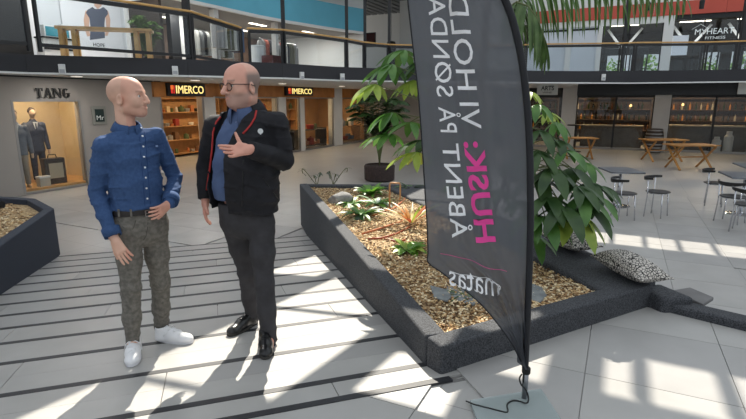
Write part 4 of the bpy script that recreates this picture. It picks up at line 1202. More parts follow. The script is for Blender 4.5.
    seam([(148, 220), (147.5, 228), (146, 236), (143.5, 240)], 'fly_seam', M_seam)
    # --- belt
    B = Field((-1.85, 2.9, .78), (-1.25, 3.45, .98), .004)
    B.loft([(c_pel, .17, .121), (c_wai + Vector((0, 0, .05)), .166, .117)], left, .01)
    zb = pt(139, 213, 3.03).z
    B.half((0, 0, 1), zb + .018); B.half((0, 0, -1), -(zb - .018))
    belt = put_mesh('belt', B.mesh('belt', M_belt), t, root)
    bb = surf(belt, root)
    q = pt(148.5, 213, 2.6); h, nn = hit(bb, q, q - Vector((0, 0, CAM_H)), root)
    if h:
        mbk = MB()
        for dx, dz, sx, sz in ((0, .019, .046, .006), (0, -.019, .046, .006), (.021, 0, .006, .044), (-.021, 0, .006, .044), (0, 0, .044, .004)): mbk.box((dx, 0, dz), (sx, .006, sz))
        mbk.M = Matrix.Translation(h + nn * .004) @ Matrix.Rotation(math.atan2(nn.y, nn.x) + math.pi / 2, 4, 'Z'); mbk.build('buckle', M_steel, belt)
    for px in (119, 131, 161):
        q = pt(px, 213, 2.6); h, nn = hit(bb, q, q - Vector((0, 0, CAM_H)), root)
        if h:
            lp_ = MB().box((0, 0, 0), (.012, .005, .046)); lp_.M = Matrix.Translation(h + nn * .002) @ Matrix.Rotation(math.atan2(nn.y, nn.x) + math.pi / 2, 4, 'Z'); lp_.build('belt_loop', M_jeans, jeans)
    for an, d_ in ((anR, (.373, -.928)), (anL, (.98, -.2))):
        MB().tube([an - root + Vector((0, 0, .05)), an - root + Vector((0, 0, -.04)), an - root + Vector((d_[0] * .02, d_[1] * .02, -.1))], [.042, .042, .043], 16).build('sock', M_snsole, t, smooth=True)
    # --- trainers
    for toe, heel in (((-1.512, 2.845), (-1.615, 3.11)), ((-1.262, 3.225), (-1.55, 3.3))):
        sh_ = shoe('sneaker', (toe[0], toe[1], 0), (heel[0], heel[1], 0), ramp_z(toe) + .001, ramp_z(heel) + .002, t, root, (M_sneak, M_snsole, M_sneak))
    return t
left_man()

# ------------------------------------------------------------------ right man: grey beard, glasses, open black jacket
M_jacket = mat('black_softshell', (27, 27, 31), rough=.75, col2=(36, 36, 41), vscale=12, bump=.12, bscale=300, bdist=.003, spec=.3)
M_red = mat('red_lining', (176, 44, 42), rough=.7)
M_blue = mat('blue_cotton_shirt', (76, 92, 126), rough=.85, col2=(86, 103, 138), vscale=10, bump=.2, bscale=420, bdist=.003, spec=.2)
M_pants = mat('black_trousers', (58, 57, 59), rough=.9, col2=(68, 67, 70), vscale=10, bump=.2, bscale=350, bdist=.003, spec=.2)
M_bshoe = mat('black_leather', (22, 22, 24), rough=.28)
M_bsole = mat('dark_rubber', (52, 50, 46), rough=.7)
M_spec = mat('glasses_frame', (52, 40, 34), rough=.35)

def right_man():
    root = Vector((-.86, 3.28, ramp_z((-.86, 3.28))))
    t = thing('person', 'bearded man with glasses in open black jacket gesturing with one hand', 'person', root)
    fz = 197; left = az(fz - 90); fwd = az(fz); rgt = -left
    hc = pt(241.5, 84.5, 3.27)
    shR, elR, wrR = pt(216, 127, 3.37), pt(206.5, 168, 3.44), pt(205.5, 199, 3.36)
    shL, elL, wrL = pt(277, 124, 3.24), pt(284, 160, 3.26), pt(250.5, 149.5, 2.98)
    c_hem, c_bel, c_mid, c_che, c_sho, c_nek = pt(245, 211, 3.28), pt(244, 188, 3.27), pt(244, 165, 3.27), pt(246, 142, 3.29), pt(247, 121, 3.3), pt(245, 109, 3.3)
    hipR, knR, anR = pt(235, 222, 3.33), pt(247, 272, 3.44), pt(252, 318, 3.58)
    hipL, knL, anL = pt(261, 222, 3.24), pt(264, 280, 3.2), pt(269, 336, 3.16)
    lo = (-1.35, 2.72, -.2); hi = (-.4, 3.85, 1.86)
    F = Field(lo, hi, .0043)
    P, R, s = add_head(F, hc, 222, -5, 0, 1.12, jaw=1.1, cheek=1.08, nose=1.1)
    F.cap(P(0, -.03, -.06), c_nek - Vector((0, 0, .05)), .066, .07, .03)
    F.ell(P(0, .03, -.115), (.045, .05, .03), R, .03)
    F.loft([(c_hem, .13, .09), (c_bel, .15, .11), (c_mid, .15, .11), (c_che, .15, .1), (c_sho, .14, .06)], left, .03)
    F.cap(shR, shL, .035, .035, .03)
    F.chain([shR, elR, wrR], [.042, .036, .028], .02); F.chain([shL, elL, wrL], [.042, .036, .029], .02)
    F.chain([hipR, knR, anR], [.06, .045, .033], .02); F.chain([hipL, knL, anL], [.06, .045, .033], .02)
    F.cap(anR, anR + Vector((-.06, -.14, -.07)), .033, .03, .02); F.cap(anL, anL + Vector((.02, -.12, -.05)), .033, .03, .02)
    hd = pt(205, 216, 3.3) - wrR
    add_hand(F, wrR + hd.normalized() * .02, hd, Vector((.8, .2, 0)), 1, (.2, .25, .3, .35), .06, 1.0, thumb=(.4, .2))
    hl = pt(219, 152.5, 2.86) - wrL
    add_hand(F, wrL + hl.normalized() * .01, hl, Vector((.1, -.75, .5)), 1, (-.05, .12, .2, .26), .24, 1.04, thumb=(1.3, 1.45))
    def hairf(x, y, z):
        side = np.clip((np.abs(x) - .045) / .02 + (-.02 - y) / .04, 0, 1) * np.clip((.075 - z) / .03, 0, 1) * np.clip((z + .07) / .02, 0, 1) * np.clip((.028 - y) / .02, 0, 1)
        return .82 * side * np.clip((.081 - np.abs(x)) / .004, 0, 1)
    def beardf(x, y, z):
        return .55 * np.clip((-.035 - z) / .02, 0, 1) * np.clip((y - .0) / .02, 0, 1) * np.clip((.14 + z) / .02, 0, 1) * (1 - np.exp(-((z + .068) / .008) ** 2) * np.exp(-(x / .02) ** 4))
    cf = skin_color(P, R, s, (222, 172, 152), (178, 112, 104), (112, 96, 88), (112, 104, 100), hairf, (150, 134, 126), beardf)
    body = put_mesh('body', F.mesh('body', M_skin, cf), t, root); smooth_obj(body, 1)
    eyes(P, R, s, t, root)
    # short beard as its own thin shell of stubble
    # --- glasses
    gl = thing('glasses', None, None); gl.parent = t
    gl.matrix_local = Matrix.Translation(Vector(hc) - root) @ R.to_4x4() @ Matrix.Scale(s, 4)
    for sx in (-1, 1):
        ring = [(sx * .034 + .0245 * math.cos(a), .108 - .006 * abs(math.cos(a)), -.006 + .021 * math.sin(a)) for a in [2 * math.pi * k / 24 for k in range(25)]]
        MB().tube(ring, .0026, 6, caps=False).build('rim', M_spec, gl, smooth=True)
        disc = MB(); disc.add([(p[0], p[1], p[2]) for p in ring[:-1]], [tuple(range(24))]); disc.build('lens', glass('spectacle_lens', (240, 242, 242), .06), gl)
        MB().tube([(sx * .058, .104, .004), (sx * .074, .09, .006), (sx * .083, .0, .0), (sx * .086, -.03, -.012)], .0026, 6).build('temple', M_spec, gl, smooth=True)
    MB().tube([(-.01, .108, .002), (0, .112, .005), (.01, .108, .002)], .0022, 6).build('bridge', M_spec, gl, smooth=True)
    # --- blue shirt
    S = Field((-1.25, 2.9, .75), (-.45, 3.6, 1.6), .006)
    S.loft([(c_hem + Vector((0, 0, .03)), .2, .15), (c_bel, .205, .168), (c_mid, .2, .165), (c_che, .19, .145), (c_sho + Vector((0, 0, -.02)), .16, .1), (c_nek + Vector((0, 0, -.02)), .08, .075)], left, .03)
    w1 = sines(33, 5, 24, 44, .6); w2 = sines(39, 4, 60, 95, 1.)
    S.fold(lambda x, y, z: .014 * w1(x, y, z) + .004 * w2(x, y, z))
    zh = pt(230, 203, 3.1).z
    S.half((0, 0, -1), -zh)
    shirt = put_mesh('shirt', S.mesh('shirt', M_blue), t, root); smooth_obj(shirt, 2)
    bv = surf(shirt, root)
    collar(shirt, root, c_nek + fwd * .01 + Vector((0, 0, -.01)), fz + 10, .078, .03, M_blue, fall=.048, point=.055, tilt=14, flare=1.42)
    line = []
    for k in range(20):
        q = pt(236.5 + (229 - 236.5) * k / 19, 118 + (200 - 118) * k / 19, 2.6); h, nn = hit(bv, q, q - Vector((0, 0, CAM_H)), root)
        if h: line.append((h, nn))
    for k in range(1, 20, 3):
        if k >= len(line): break
        h, nn = line[k]; b = MB().lathe([(.006, 0), (.006, .002), (.0001, .0028)], 10); b.M = Matrix.Translation(h + nn * .001) @ nn.to_track_quat('Z', 'Y').to_matrix().to_4x4(); b.build('button', mat('blue_button', (96, 112, 150), rough=.4), shirt)
    MB().tube([h + rgt * -.016 + nn * .001 for h, nn in line], .0016, 5).build('placket_seam', mat('blue_seam', (56, 74, 112), rough=.85), shirt, smooth=True)
    # --- jacket, open in front
    K = Field((-1.4, 2.75, .78), (-.4, 3.75, 1.66), .006)
    K.loft([(c_hem, .232, .168), (c_bel, .236, .192), (c_mid, .228, .188), (c_che, .216, .168), (c_sho + Vector((0, 0, -.018)), .185, .118), (c_nek + Vector((0, 0, -.015)) - fwd * .012, .1, .098)], left, .03)
    for a, b, c_ in ((shR, elR, wrR), (shL, elL, wrL)):
        K.cap(c_sho + Vector((0, 0, -.01)), a, .076, .074, .035); K.chain([a, (a + b) / 2, b], [.08, .076, .068], .03); K.chain([b, (b + c_) / 2, c_], [.068, .06, .05], .02)
    k1 = sines(53, 5, 24, 44, 1.2); k2 = sines(59, 4, 55, 90, 1.)
    def kf(x, y, z):
        fo = np.exp(-((x - (elL.x + wrL.x) / 2) ** 2 + (y - (elL.y + wrL.y) / 2) ** 2 + (z - (elL.z + wrL.z) / 2) ** 2) / .012)
        return .018 * k1(x, y, z) + .005 * k2(x, y, z) + .006 * fo * np.sin(85 * x - 30 * y)
    K.fold(kf)
    # front opening in the jacket's own frame: u to the wearer's left, v forward
    sl, X, Y, Z = K.win(K.lo, K.lo + K.h * K.n)
    U = (X - c_che.x) * left.x + (Y - c_che.y) * left.y; Vv = (X - c_che.x) * fwd.x + (Y - c_che.y) * fwd.y
    hz = np.clip((Z - c_hem.z) / (c_nek.z - c_hem.z), 0, 1.15)
    u0 = -.212 + .10 * np.clip((hz - .72) / .3, 0, 1.3); u1 = -.045 + .0 * hz + .12 * np.clip((hz - .62) / .4, 0, 1.2)
    slab = np.maximum(np.maximum(u0 - U, U - u1), .02 - Vv)
    arm = np.full(K.a.shape, 1.0, np.float32)
    K.a = np.where(Z + 0 * K.a < c_nek.z + .2, np.maximum(K.a, -np.maximum(slab, -.05)), K.a)
    # re-add the left forearm which crosses the opening
    K.chain([elL, (elL + wrL) / 2, wrL], [.066, .058, .05], .01)
    K.chain([shR, elR, wrR], [.078, .066, .05], .01)
    # neck hole
    K.cap(c_nek + Vector((0, 0, -.02)), c_nek + Vector((0, 0, .2)), .084, .1, .004, carve=True)
    ztop = c_nek.z + .03
    K.half((fwd * -.25 + Vector((0, 0, 1))), (fwd * -.25 + Vector((0, 0, 1))).dot(c_nek + Vector((0, 0, .035))))
    # hem and cuffs
    m = np.abs(U) < .27
    K.a = np.where(m & (Z < c_hem.z + .05), np.maximum(K.a, c_hem.z + .012 - .05 * U - Z), K.a)
    for a, b in ((elR, wrR), (elL, wrL)):
        d = (b - a).normalized(); w = K.win(np.array(b) - .12, np.array(b) + .12); s2, X2, Y2, Z2 = w
        pl = (X2 - b.x) * d.x + (Y2 - b.y) * d.y + (Z2 - b.z) * d.z; dist = np.sqrt((X2 - b.x) ** 2 + (Y2 - b.y) ** 2 + (Z2 - b.z) ** 2)
        K.a[s2] = np.where((dist < .085) & (pl > 0), np.maximum(K.a[s2], pl), K.a[s2])
    jk = put_mesh('jacket', K.mesh('jacket', M_jacket), t, root); smooth_obj(jk, 2)
    bk = surf(jk, root)
    def on(px, py, lift=.002, bvh=bk, y0=2.5):
        q = pt(px, py, y0); h, nn = hit(bvh, q, q - Vector((0, 0, CAM_H)), root)
        return None if h is None else h + nn * lift
    # red piping along both edges of the opening
    for pts in ([(221, 117), (217, 122), (213.5, 132), (211.5, 150), (209, 170), (206.5, 190), (205.5, 204)], [(256, 111), (255, 118), (251, 125), (246.5, 130.5), (243, 134)]):
        o = [on(px, py, .004) for px, py in pts]; o = [q for q in o if q is not None]
        if len(o) > 2: MB().tube(o, .0065, 6).build('red_piping', M_red, jk, smooth=True)
    o = [on(px, py, .003) for px, py in ((243.5, 160), (243, 175), (242.5, 190), (242, 206))]; o = [q for q in o if q is not None]
    if len(o) > 1: MB().tube(o, .004, 6).build('zip', M_black, jk, smooth=True)
    # chest emblem: small white round mark on a stem
    h = on(260, 132, .012)
    if h is not None:
        nd = (Vector((0, 0, CAM_H)) - (h + root)).normalized(); q = nd.to_track_quat('Z', 'Y').to_matrix().to_4x4()
        e = MB(); e.lathe([(.017, -.001), (.017, .002), (.0001, .002)], 14); e.box((.0, -.026, .0005), (.006, .024, .003)); e.box((0, -.037, .0005), (.016, .005, .003)); e.M = Matrix.Translation(h) @ q
        e.build('chest_emblem', mat('emblem_white', (224, 226, 226), rough=.6), jk)
    o = [on(px, py, .002) for px, py in ((263, 178), (268, 186), (274, 194), (278, 199))]; o = [q for q in o if q is not None]
    if len(o) > 1: MB().tube(o, .003, 6).build('pocket_zip', M_black, jk, smooth=True)
    # turned collar behind the neck
    collar(jk, root, c_nek + Vector((0, 0, -.02)) - fwd * .012, fz + 4, .098, .056, M_jacket, fall=.07, point=.05, tilt=18, gap=58)
    # --- trousers
    J = Field((-1.2, 2.85, -.2), (-.5, 3.8, .98), .006)
    J.loft([(c_hem + Vector((0, 0, -.06)), .178, .135), (c_hem + Vector((0, 0, .05)), .18, .14)], left, .03)
    J.chain([hipR, hipR * .5 + knR * .5, knR, knR * .45 + anR * .55, anR - Vector((0, 0, .02))], [.096, .082, .066, .059, .053], .03)
    J.chain([hipL, hipL * .5 + knL * .5, knL, knL * .45 + anL * .55, anL - Vector((0, 0, .03))], [.096, .084, .068, .062, .057], .03)
    j1 = sines(64, 5, 30, 55, 1.4); j2 = sines(71, 4, 80, 120, 2.)
    J.fold(lambda x, y, z: (.007 + .014 * np.clip((.1 - z) / .2, 0, 1) + .008 * np.exp(-((z - .36) / .08) ** 2)) * j1(x, y, z) + .0012 * j2(x, y, z))
    J.half((0, 0, 1), c_hem.z + .06)
    for an in (anR, anL):
        w = J.win(np.array(an) - .13, np.array(an) + .13); s2, X2, Y2, Z2 = w; mm_ = np.sqrt((X2 - an.x) ** 2 + (Y2 - an.y) ** 2) < .11
        J.a[s2] = np.where(mm_, np.maximum(J.a[s2], an.z - .045 - Z2), J.a[s2])
    tr = put_mesh('trousers', J.mesh('trousers', M_pants), t, root); smooth_obj(tr, 1)
    for an, d_ in ((anR, (-.4, -.9)), (anL, (.2, -.97))):
        MB().tube([an - root + Vector((0, 0, .05)), an - root + Vector((0, 0, -.05)), an - root + Vector((d_[0] * .03, d_[1] * .03, -.11))], [.044, .044, .046], 16).build('sock', M_pants, t, smooth=True)
    for toe, heel in (((-1.045, 3.325), (-.918, 3.6)), ((-.682, 2.9), (-.745, 3.2))):
        shoe('leather', (toe[0], toe[1], 0), (heel[0], heel[1], 0), ramp_z(toe) + .001, ramp_z(heel) + .002, t, root, (M_bshoe, M_bsole, M_bshoe), L=.305, wid=.052)
    return t
right_man()

# ================================================================== GALLERY (upper storey)
EDGE = [(1.5, -10.5), (6.1, -10.45), (8.35, -8.55), (10.2, -7.4), (11.9, -6.9), (12.9, -6.2), (16.2, -2.3), (17.8, .12), (18.0, 8.0)]
OUT = [(30, 8.0), (30, -19), (1.5, -19)]
gal = thing('ceiling', 'gallery slab with dark fascia over the shops', None, (0, 0, 0), kind='structure')
MB(MG).prism([tuple(p) for p in EDGE + OUT], ZC, ZC + .03).build('soffit', M_soffit, gal)
MB(MG).prism([tuple(p) for p in EDGE + OUT], ZC + .03, ZU - .01).build('slab', M_grey, gal)
M_ufloor = mat('gallery_floor', (176, 172, 166), rough=.4)
MB(MG).prism([tuple(p) for p in EDGE + OUT], ZU - .01, ZU).build('gallery_floor', M_ufloor, gal)
def edge_n(p, q):
    d = Vector((q[0] - p[0], q[1] - p[1], 0)).normalized()
    n = Vector((-d.y, d.x, 0))
    return d, n if n.x < 0 or n.y > 0 and n.x <= 0 else -n
for p, q in zip(EDGE[:-1], EDGE[1:]):
    MB(MG).bar((p[0], p[1], (ZC + ZU) / 2 + .012), (q[0], q[1], (ZC + ZU) / 2 + .012), .05, ZU - ZC + .02).build('fascia_panel', M_fascia, gal)
    MB(MG).bar((p[0], p[1], ZC - .012), (q[0], q[1], ZC - .012), .1, .035).build('edge_strip', M_white, gal)

# downlights set in the soffit
for k, (px, py) in enumerate(((35, 76.5), (29, 79), (86, 79.2), (97, 77), (77, 81), (142, 79.5), (152, 81), (212, 79.5))):
    q = ptz(px, py, ZC - .002)
    d = thing('downlight', f'small round downlight in the soffit, {ORD[k]} of the left row', 'lamp', q, 0, 'soffit downlights')
    MB().lathe([(.035, -.004), (.035, -.001), (.001, -.001)], 14).build('lens', mat('downlight_glow', (255, 240, 215), emit=7), d)
    MB().lathe([(.036, -.006), (.05, -.006), (.05, .0), (.036, .0)], 14).build('ring', M_white, d)
for k, (a_, b_, lb) in enumerate(((7.4, -10.9, 'in front of the suit shop'), (10.2, -10.2, 'before the nearer shop entrance'), (13.5, -9.8, 'behind the jacketed man'), (17.0, -9.6, 'before the farther kitchenware sign'), (20.5, -9.4, 'in the far left corner'),
                                   (19.8, -4.0, 'before the far wine shop'), (19.8, -.6, 'over the trestle tables'), (19.8, 3.0, 'over the right trestle table'))):
    lamp_panel('soffit_lamp', 'added fill lamp panel in the gallery soffit ' + lb, a_, b_, ZC - .002, .16, .16, mat('soffit_lamp_glow', (255, 246, 230), emit=1.2), 32, (1, .95, .88), 'added soffit lamp panels')  # panels added to brighten the floor and shopfronts under the gallery
# small grey boxes on the fascia and domes under it
for k, (px, py) in enumerate(((62.5, 69.5), (175, 71), (300.5, 76.2), (341.5, 77.5), (602.5, 77.5))):
    best = None
    for p, q in zip(EDGE[:-1], EDGE[1:]):
        A_, B_ = gp(*p), gp(*q); d = pt(px, py, 10) - Vector((0, 0, CAM_H))
        den = d.x * (B_.y - A_.y) - d.y * (B_.x - A_.x)
        if abs(den) < 1e-6: continue
        tt = (A_.x * (B_.y - A_.y) - A_.y * (B_.x - A_.x)) / den; u_ = (A_.x * d.y - A_.y * d.x) / den
        if 0 <= u_ <= 1 and tt > 0: best = (Vector((0, 0, CAM_H)) + d * tt, (B_ - A_).normalized())
    if best:
        pos, dr = best; nrm = Vector((dr.y, -dr.x, 0)); nrm = nrm if nrm.y < 0 else -nrm
        lt = thing('fascia_lamp', f'small pale box lamp on the gallery fascia, {ORD[k]} from the left', 'lamp', pos + nrm * .045, math.atan2(dr.y, dr.x), 'fascia lamps')
        MB().mm(-.06, .06, -.035, .02, -.09, .1).build('housing', M_white, lt, bevel=.01)
        MB().mm(-.045, .045, -.04, -.03, -.07, .0).build('lens', mat('lens_grey', (170, 172, 176), rough=.3), lt)
for k, (px, py) in enumerate(((10.5, 84), (62, 83.8))):
    q = ptz(px, py, ZC - .05)
    o = MB().lathe([(.09, .05), (.09, .02), (.075, -.015), (.04, -.035), (.001, -.04)], 16).build('ceiling_dome', M_grey, smooth=False); o.location = q
    tag(o, 'grey round ceiling speaker above the ' + ('left edge of the suit shop' if k == 0 else 'suit shop letters'), 'speaker')

# ---- railing: posts, frames, glass panels, wooden hand rail
M_rail = mat('handrail_oak', (206, 160, 96), rough=.45, var=.1, vscale=4)
rail = thing('railing', 'black framed glass railing with wooden hand rail along the gallery edge', 'railing', (0, 0, 0))
def rail_panel(p, q, n=1, wood=True, glassy=True):
    p, q = Vector((p[0], p[1], 0)), Vector((q[0], q[1], 0)); L = (q - p).length; d = (q - p).normalized()
    inn = Vector((-d.y, d.x, 0)); inn = inn if inn.x + -inn.y > 0 else -inn
    for k in range(n):
        a, b = p + d * (L * k / n + .04), p + d * (L * (k + 1) / n - .04)
        for e in (a, b): MB(MG).bar((e.x, e.y, ZU), (e.x, e.y, ZU + 1.0), .06, .05).build('post', M_dark, rail)
        MB(MG).bar((a.x, a.y, ZU + .12), (b.x, b.y, ZU + .12), .04, .06).build('bottom_rail', M_dark, rail)
        MB(MG).bar((a.x, a.y, ZU + .99), (b.x, b.y, ZU + .99), .045, .08).build('top_rail', M_dark, rail)
        if glassy: MB(MG).bar((a.x, a.y, ZU + .555), (b.x, b.y, ZU + .555), .008, .81).build('pane', M_glassr, rail)
    if wood: MB(MG).bar((p.x, p.y, ZU + 1.065), (q.x, q.y, ZU + 1.065), .075, .045).build('hand_rail', M_rail, rail, bevel=.012)
RZ = ZU + 1.085
def rp_(px, py):
    q = ptz(px, py, RZ); return (q.dot(G1), q.dot(G2))
RP = [rp_(*q) for q in ((29, -14), (190, 10.5), (241, 27), (247, 27.5), (283, 29), (346, 38), (364, 41.5), (389, 44), (470, 46), (545, 43.5), (622, 42.5), (636, 42), (707, 41.5), (739, 40.5), (800, 39))]
for k in range(len(RP) - 1):
    if k == 2: continue
    rail_panel(RP[k], RP[k + 1])
rail_panel((2.2, -10.45), (RP[0][0] - .1, RP[0][1]), 2, False)
# tall black posts that carry the roof
def tall_post(label, a, b, r=.05, m=M_dark):
    t = thing('roof_post', label, 'post', gp(a, b, ZU))
    MB().mm(-r, r, -r, r, 0, ZR - ZU).build('shaft', m, t)
    MB().mm(-r - .03, r + .03, -r - .03, r + .03, 0, .02).build('base_plate', m, t)
    return t
def edge_hit(px):
    d = pt(px, 60, 10); 
    for p, q in zip(RP[:-1], RP[1:]):
        A_, B_ = gp(*p), gp(*q); den = d.x * (B_.y - A_.y) - d.y * (B_.x - A_.x)
        tt = (A_.x * (B_.y - A_.y) - A_.y * (B_.x - A_.x)) / den; u_ = (A_.x * d.y - A_.y * d.x) / den
        if 0 <= u_ <= 1 and tt > 0:
            P_ = d * tt; P_.z = 0; P_ += P_.normalized() * .24; return P_.dot(G1), P_.dot(G2)
for px, lb in ((33, 'thick black roof post at the left end of the gallery'), (190, 'black roof post right of the poster'), (284.5, 'black roof post above the farther kitchenware sign'),
               (347, 'black roof post in front of the end of the blue fascia'), (365, 'black roof post just right of the blue fascia'), (389, 'black roof post left of the flag top'),
               (622.5, 'black roof post in front of the fitness windows'), (739, 'black roof post at the right edge')):
    e = edge_hit(px)
    if e: tall_post(lb, *e, r=.085 if px == 33 else (.07 if px in (739, 190) else .05))

# ---- upper left: pale shop wall, counter, poster, long wooden table, potted palm
ul = thing('wall_left', 'pale wall of the upper shop', None, (0, 0, 0), kind='structure')
BU = -13.6
def ub(px, py, b=BU): return onb(px, py, b)
MB(MG).mm(ub(30, 20)[0] - 1.5, ub(124.5, 20)[0], BU - .2, BU, ZU, 5.6).build('wall_panel', mat('upper_wall_pale', (206, 210, 214), rough=.6), ul)
MB(MG).mm(ub(124.5, 20)[0], ub(131, 20)[0], BU - .1, BU + .15, ZU, 5.6).build('pilaster', M_white, ul)
MB(MG).mm(ub(131, 20)[0], ub(168, 20)[0], BU - 2.2, BU - 2.0, ZU, 5.6).build('wall_panel', M_warmwall, ul)
MB(MG).mm(ub(149, 20)[0], ub(158, 20)[0], BU - .2, BU + .1, ZU, 5.6).build('column', M_white, ul)
MB(MG).mm(ub(168, 20)[0], ub(177, 20)[0], BU - .1, BU + .1, ZU, 4.6).build('door_frame', M_dark, ul)
MB(MG).mm(ub(177, 20)[0], ub(187, 20)[0], BU - .1, BU + .0, ZU, 4.6).build('wall_panel', M_white, ul)
MB(MG).mm(2, ub(190, 20)[0], BU - 2.2, BU + 2.6, 5.45, 5.6).build('upper_ceiling', M_soffit, ul)
MB(MG).mm(1.5, ub(22, 20)[0], -13.4, -13.3, ZU, 5.6).build('dark_screen', M_black, ul)
a0_, z0_ = ub(66, 60); a1_, _ = ub(124, 60)
po = thing('poster', 'large window poster of a man in a grey sleeveless top', 'poster', gp(a0_, BU + .03, ZU + .1), RZG)
pw = a1_ - a0_
MB().mm(0, pw, -.012, .0, 0, 2.6).build('sheet', mat('poster_paper', (222, 224, 228), rough=.4), po)
def flat(pts, nm, m, d, par=po):
    mb = MB(); mb.M = Matrix(((1, 0, 0, 0), (0, 0, -1, -.013 - d), (0, 1, 0, 0), (0, 0, 0, 1))); mb.prism(pts, 0, .003); return mb.build(nm, m, par)
def pp(px, py):
    a, z = ub(px, py, BU + .03); return (a - a0_, z - ZU - .1)
M_pskin = mat('poster_skin', (206, 168, 146), rough=.5); M_ptop = mat('poster_top', (84, 90, 106), rough=.5)
flat([pp(*q) for q in ((85, 11), (89.5, 10), (89, 20), (88.5, 28), (90, 36), (87, 36.5), (84.5, 30), (83.3, 20))], 'printed_arm', M_pskin, .0)
flat([pp(*q) for q in ((104, 10), (108, 11.5), (110, 20), (109.5, 30), (107, 36), (104.5, 35.5), (106, 28), (105.5, 20))], 'printed_arm', M_pskin, .0)
flat([pp(*q) for q in ((85.5, 13), (87, 10), (92, 7), (94.5, 9), (99.5, 9), (103, 7), (107, 10.5), (107.5, 14), (104.5, 18), (104, 25), (104.5, 38), (97, 39), (89.5, 40), (90, 26), (89, 18))], 'printed_top', M_ptop, .004)
flat([pp(*q) for q in ((94, 6), (93, -2), (95, -8), (100, -8), (102, -2), (101, 6), (97.5, 9))], 'printed_head', M_pskin, .004)
q0, q1 = pp(93, 46.2), pp(104, 42)
place_text('lettering', 'HOPE', .2, M_letter, (q0[0], -.02, q0[1]), (1, 0, 0), (0, 0, 1), po, fit=q1[0] - q0[0], fith=.1)
# white counter with two teal screens
ct = thing('counter', 'white upstairs counter with dark top left of the poster', 'counter', gp(ub(34, 30, -12.9)[0], -12.9, ZU + .002), RZG)
cw = ub(65, 30, -12.9)[0] - ub(34, 30, -12.9)[0]
MB().mm(0, cw, -.3, .0, 0, .62).build('body', M_white, ct); MB().mm(-.02, cw + .02, -.33, .02, .62, .66).build('worktop', M_dark, ct); MB().mm(0, cw, -.32, -.3, .36, .41).build('shadow_gap', M_dark, ct)  # dark band standing proud of the counter front
for x0, x1, h, lb in ((.12, .5, .28, 'wide teal box on the upstairs counter'), (.56, .76, .34, 'narrow teal box on the upstairs counter')):
    o = thing('display_box', lb, 'box', gp(ub(34, 30, -12.9)[0] + x0, -12.9, ZU + .663), RZG)
    MB().mm(0, x1 - x0, -.2, -.05, 0, h).build('body', M_white, o); MB().mm(.03, x1 - x0 - .03, -.205, -.2, .03, h - .03).build('screen', mat('teal_print', (70, 150, 165), rough=.4), o)
# long wooden table seen through the railing
ta, tb_ = onb(57, 30, -11.75), onb(153, 36, -10.25)
A_, B_ = gp(ta[0], -11.75), gp(tb_[0], -10.25)
tt = thing('wooden_table', 'long pale wooden table behind the gallery railing', 'table', (A_ + B_) / 2 + Vector((0, 0, ZU + .002)), math.atan2((B_ - A_).y, (B_ - A_).x))
TL = (B_ - A_).length / 2; th_ = .8
MB().mm(-TL, TL, -.2, .2, th_ - .06, th_).build('table_top', M_wood, tt)
for sx in (-1, 1):
    for dx in (.1, .36):
        MB().mm(sx * (TL - dx) - .045, sx * (TL - dx) + .045, -.17, -.08, 0, th_ - .06).build('leg', M_wood, tt)
        MB().mm(sx * (TL - dx) - .045, sx * (TL - dx) + .045, .08, .17, 0, th_ - .06).build('leg', M_wood, tt)

for k, (a_, b_) in enumerate(((7.6, -12.2), (9.6, -11.6))):
    lamp_panel('ceiling_lamp', 'added fill lamp panel over the upstairs ' + ('counter' if k == 0 else 'wooden table'), a_, b_, 5.44, 1.0, .6, M_lampc, 110, (1, .97, .94), 'added upstairs lamp panels')  # unseen panels added to light the poster wall
# ---- blue fascia of the upper shop and what shows beneath it
BL = [(11.2, -11.9), (13.0, -11.85), (15.0, -11.8), (16.5, -11.6), (18.2, -11.25), (19.5, -10.9), (20.6, -10.5)]
uf = thing('wall_upper', 'upper shop front under a curved blue fascia', None, (0, 0, 0), kind='structure')
M_blue_f = mat('blue_fascia', (104, 184, 208), rough=.6, var=.04, vscale=1)
for p, q in zip(BL[:-1], BL[1:]):
    MB(MG).bar((p[0], p[1], 4.93), (q[0], q[1], 4.93), .1, .95).build('fascia_panel', M_blue_f, uf)
    MB(MG).bar((p[0], p[1], 4.42), (q[0], q[1], 4.42), .14, .09).build('trim_strip', M_white, uf)
MB(MG).mm(20.6, 20.75, -19, -10.5, ZU, 6.9).build('end_wall', M_white, uf)
MB(MG).prism(BL + [(20.6, -16), (11.2, -16)], 4.38, 4.42).build('shop_ceiling', mat('upper_ceiling_grey', (128, 126, 124), rough=.7), uf)
MB(MG).mm(11.0, 20.7, -16.2, -16.0, ZU, 4.4).build('rear_wall', mat('upper_rear_brown', (120, 100, 88), rough=.7, var=.2, vscale=2), uf)
MB(MG).mm(11.0, 11.1, -16.0, -12.2, ZU, 4.4).build('side_wall', M_darkwall, uf)
for px, w in ((215.5, .1), (275, .08)):
    a_, _ = onb(px, 40, -12.0); MB(MG).mm(a_ - w, a_ + w, -12.1, -11.9, ZU, 4.4).build('column', M_greyl, uf)
for k, (a_, b_) in enumerate(((12.8, -13.0), (16.2, -12.8), (19.0, -12.3), (13.4, -14.6), (17.6, -14.4))):
    lamp_panel('ceiling_lamp', f'white strip lamp upstairs under the blue fascia, {ORD[k]} of the set', a_, b_, 4.375, .9, .14, M_lampc, 70, (1, .95, .88), 'upstairs strip lamps')
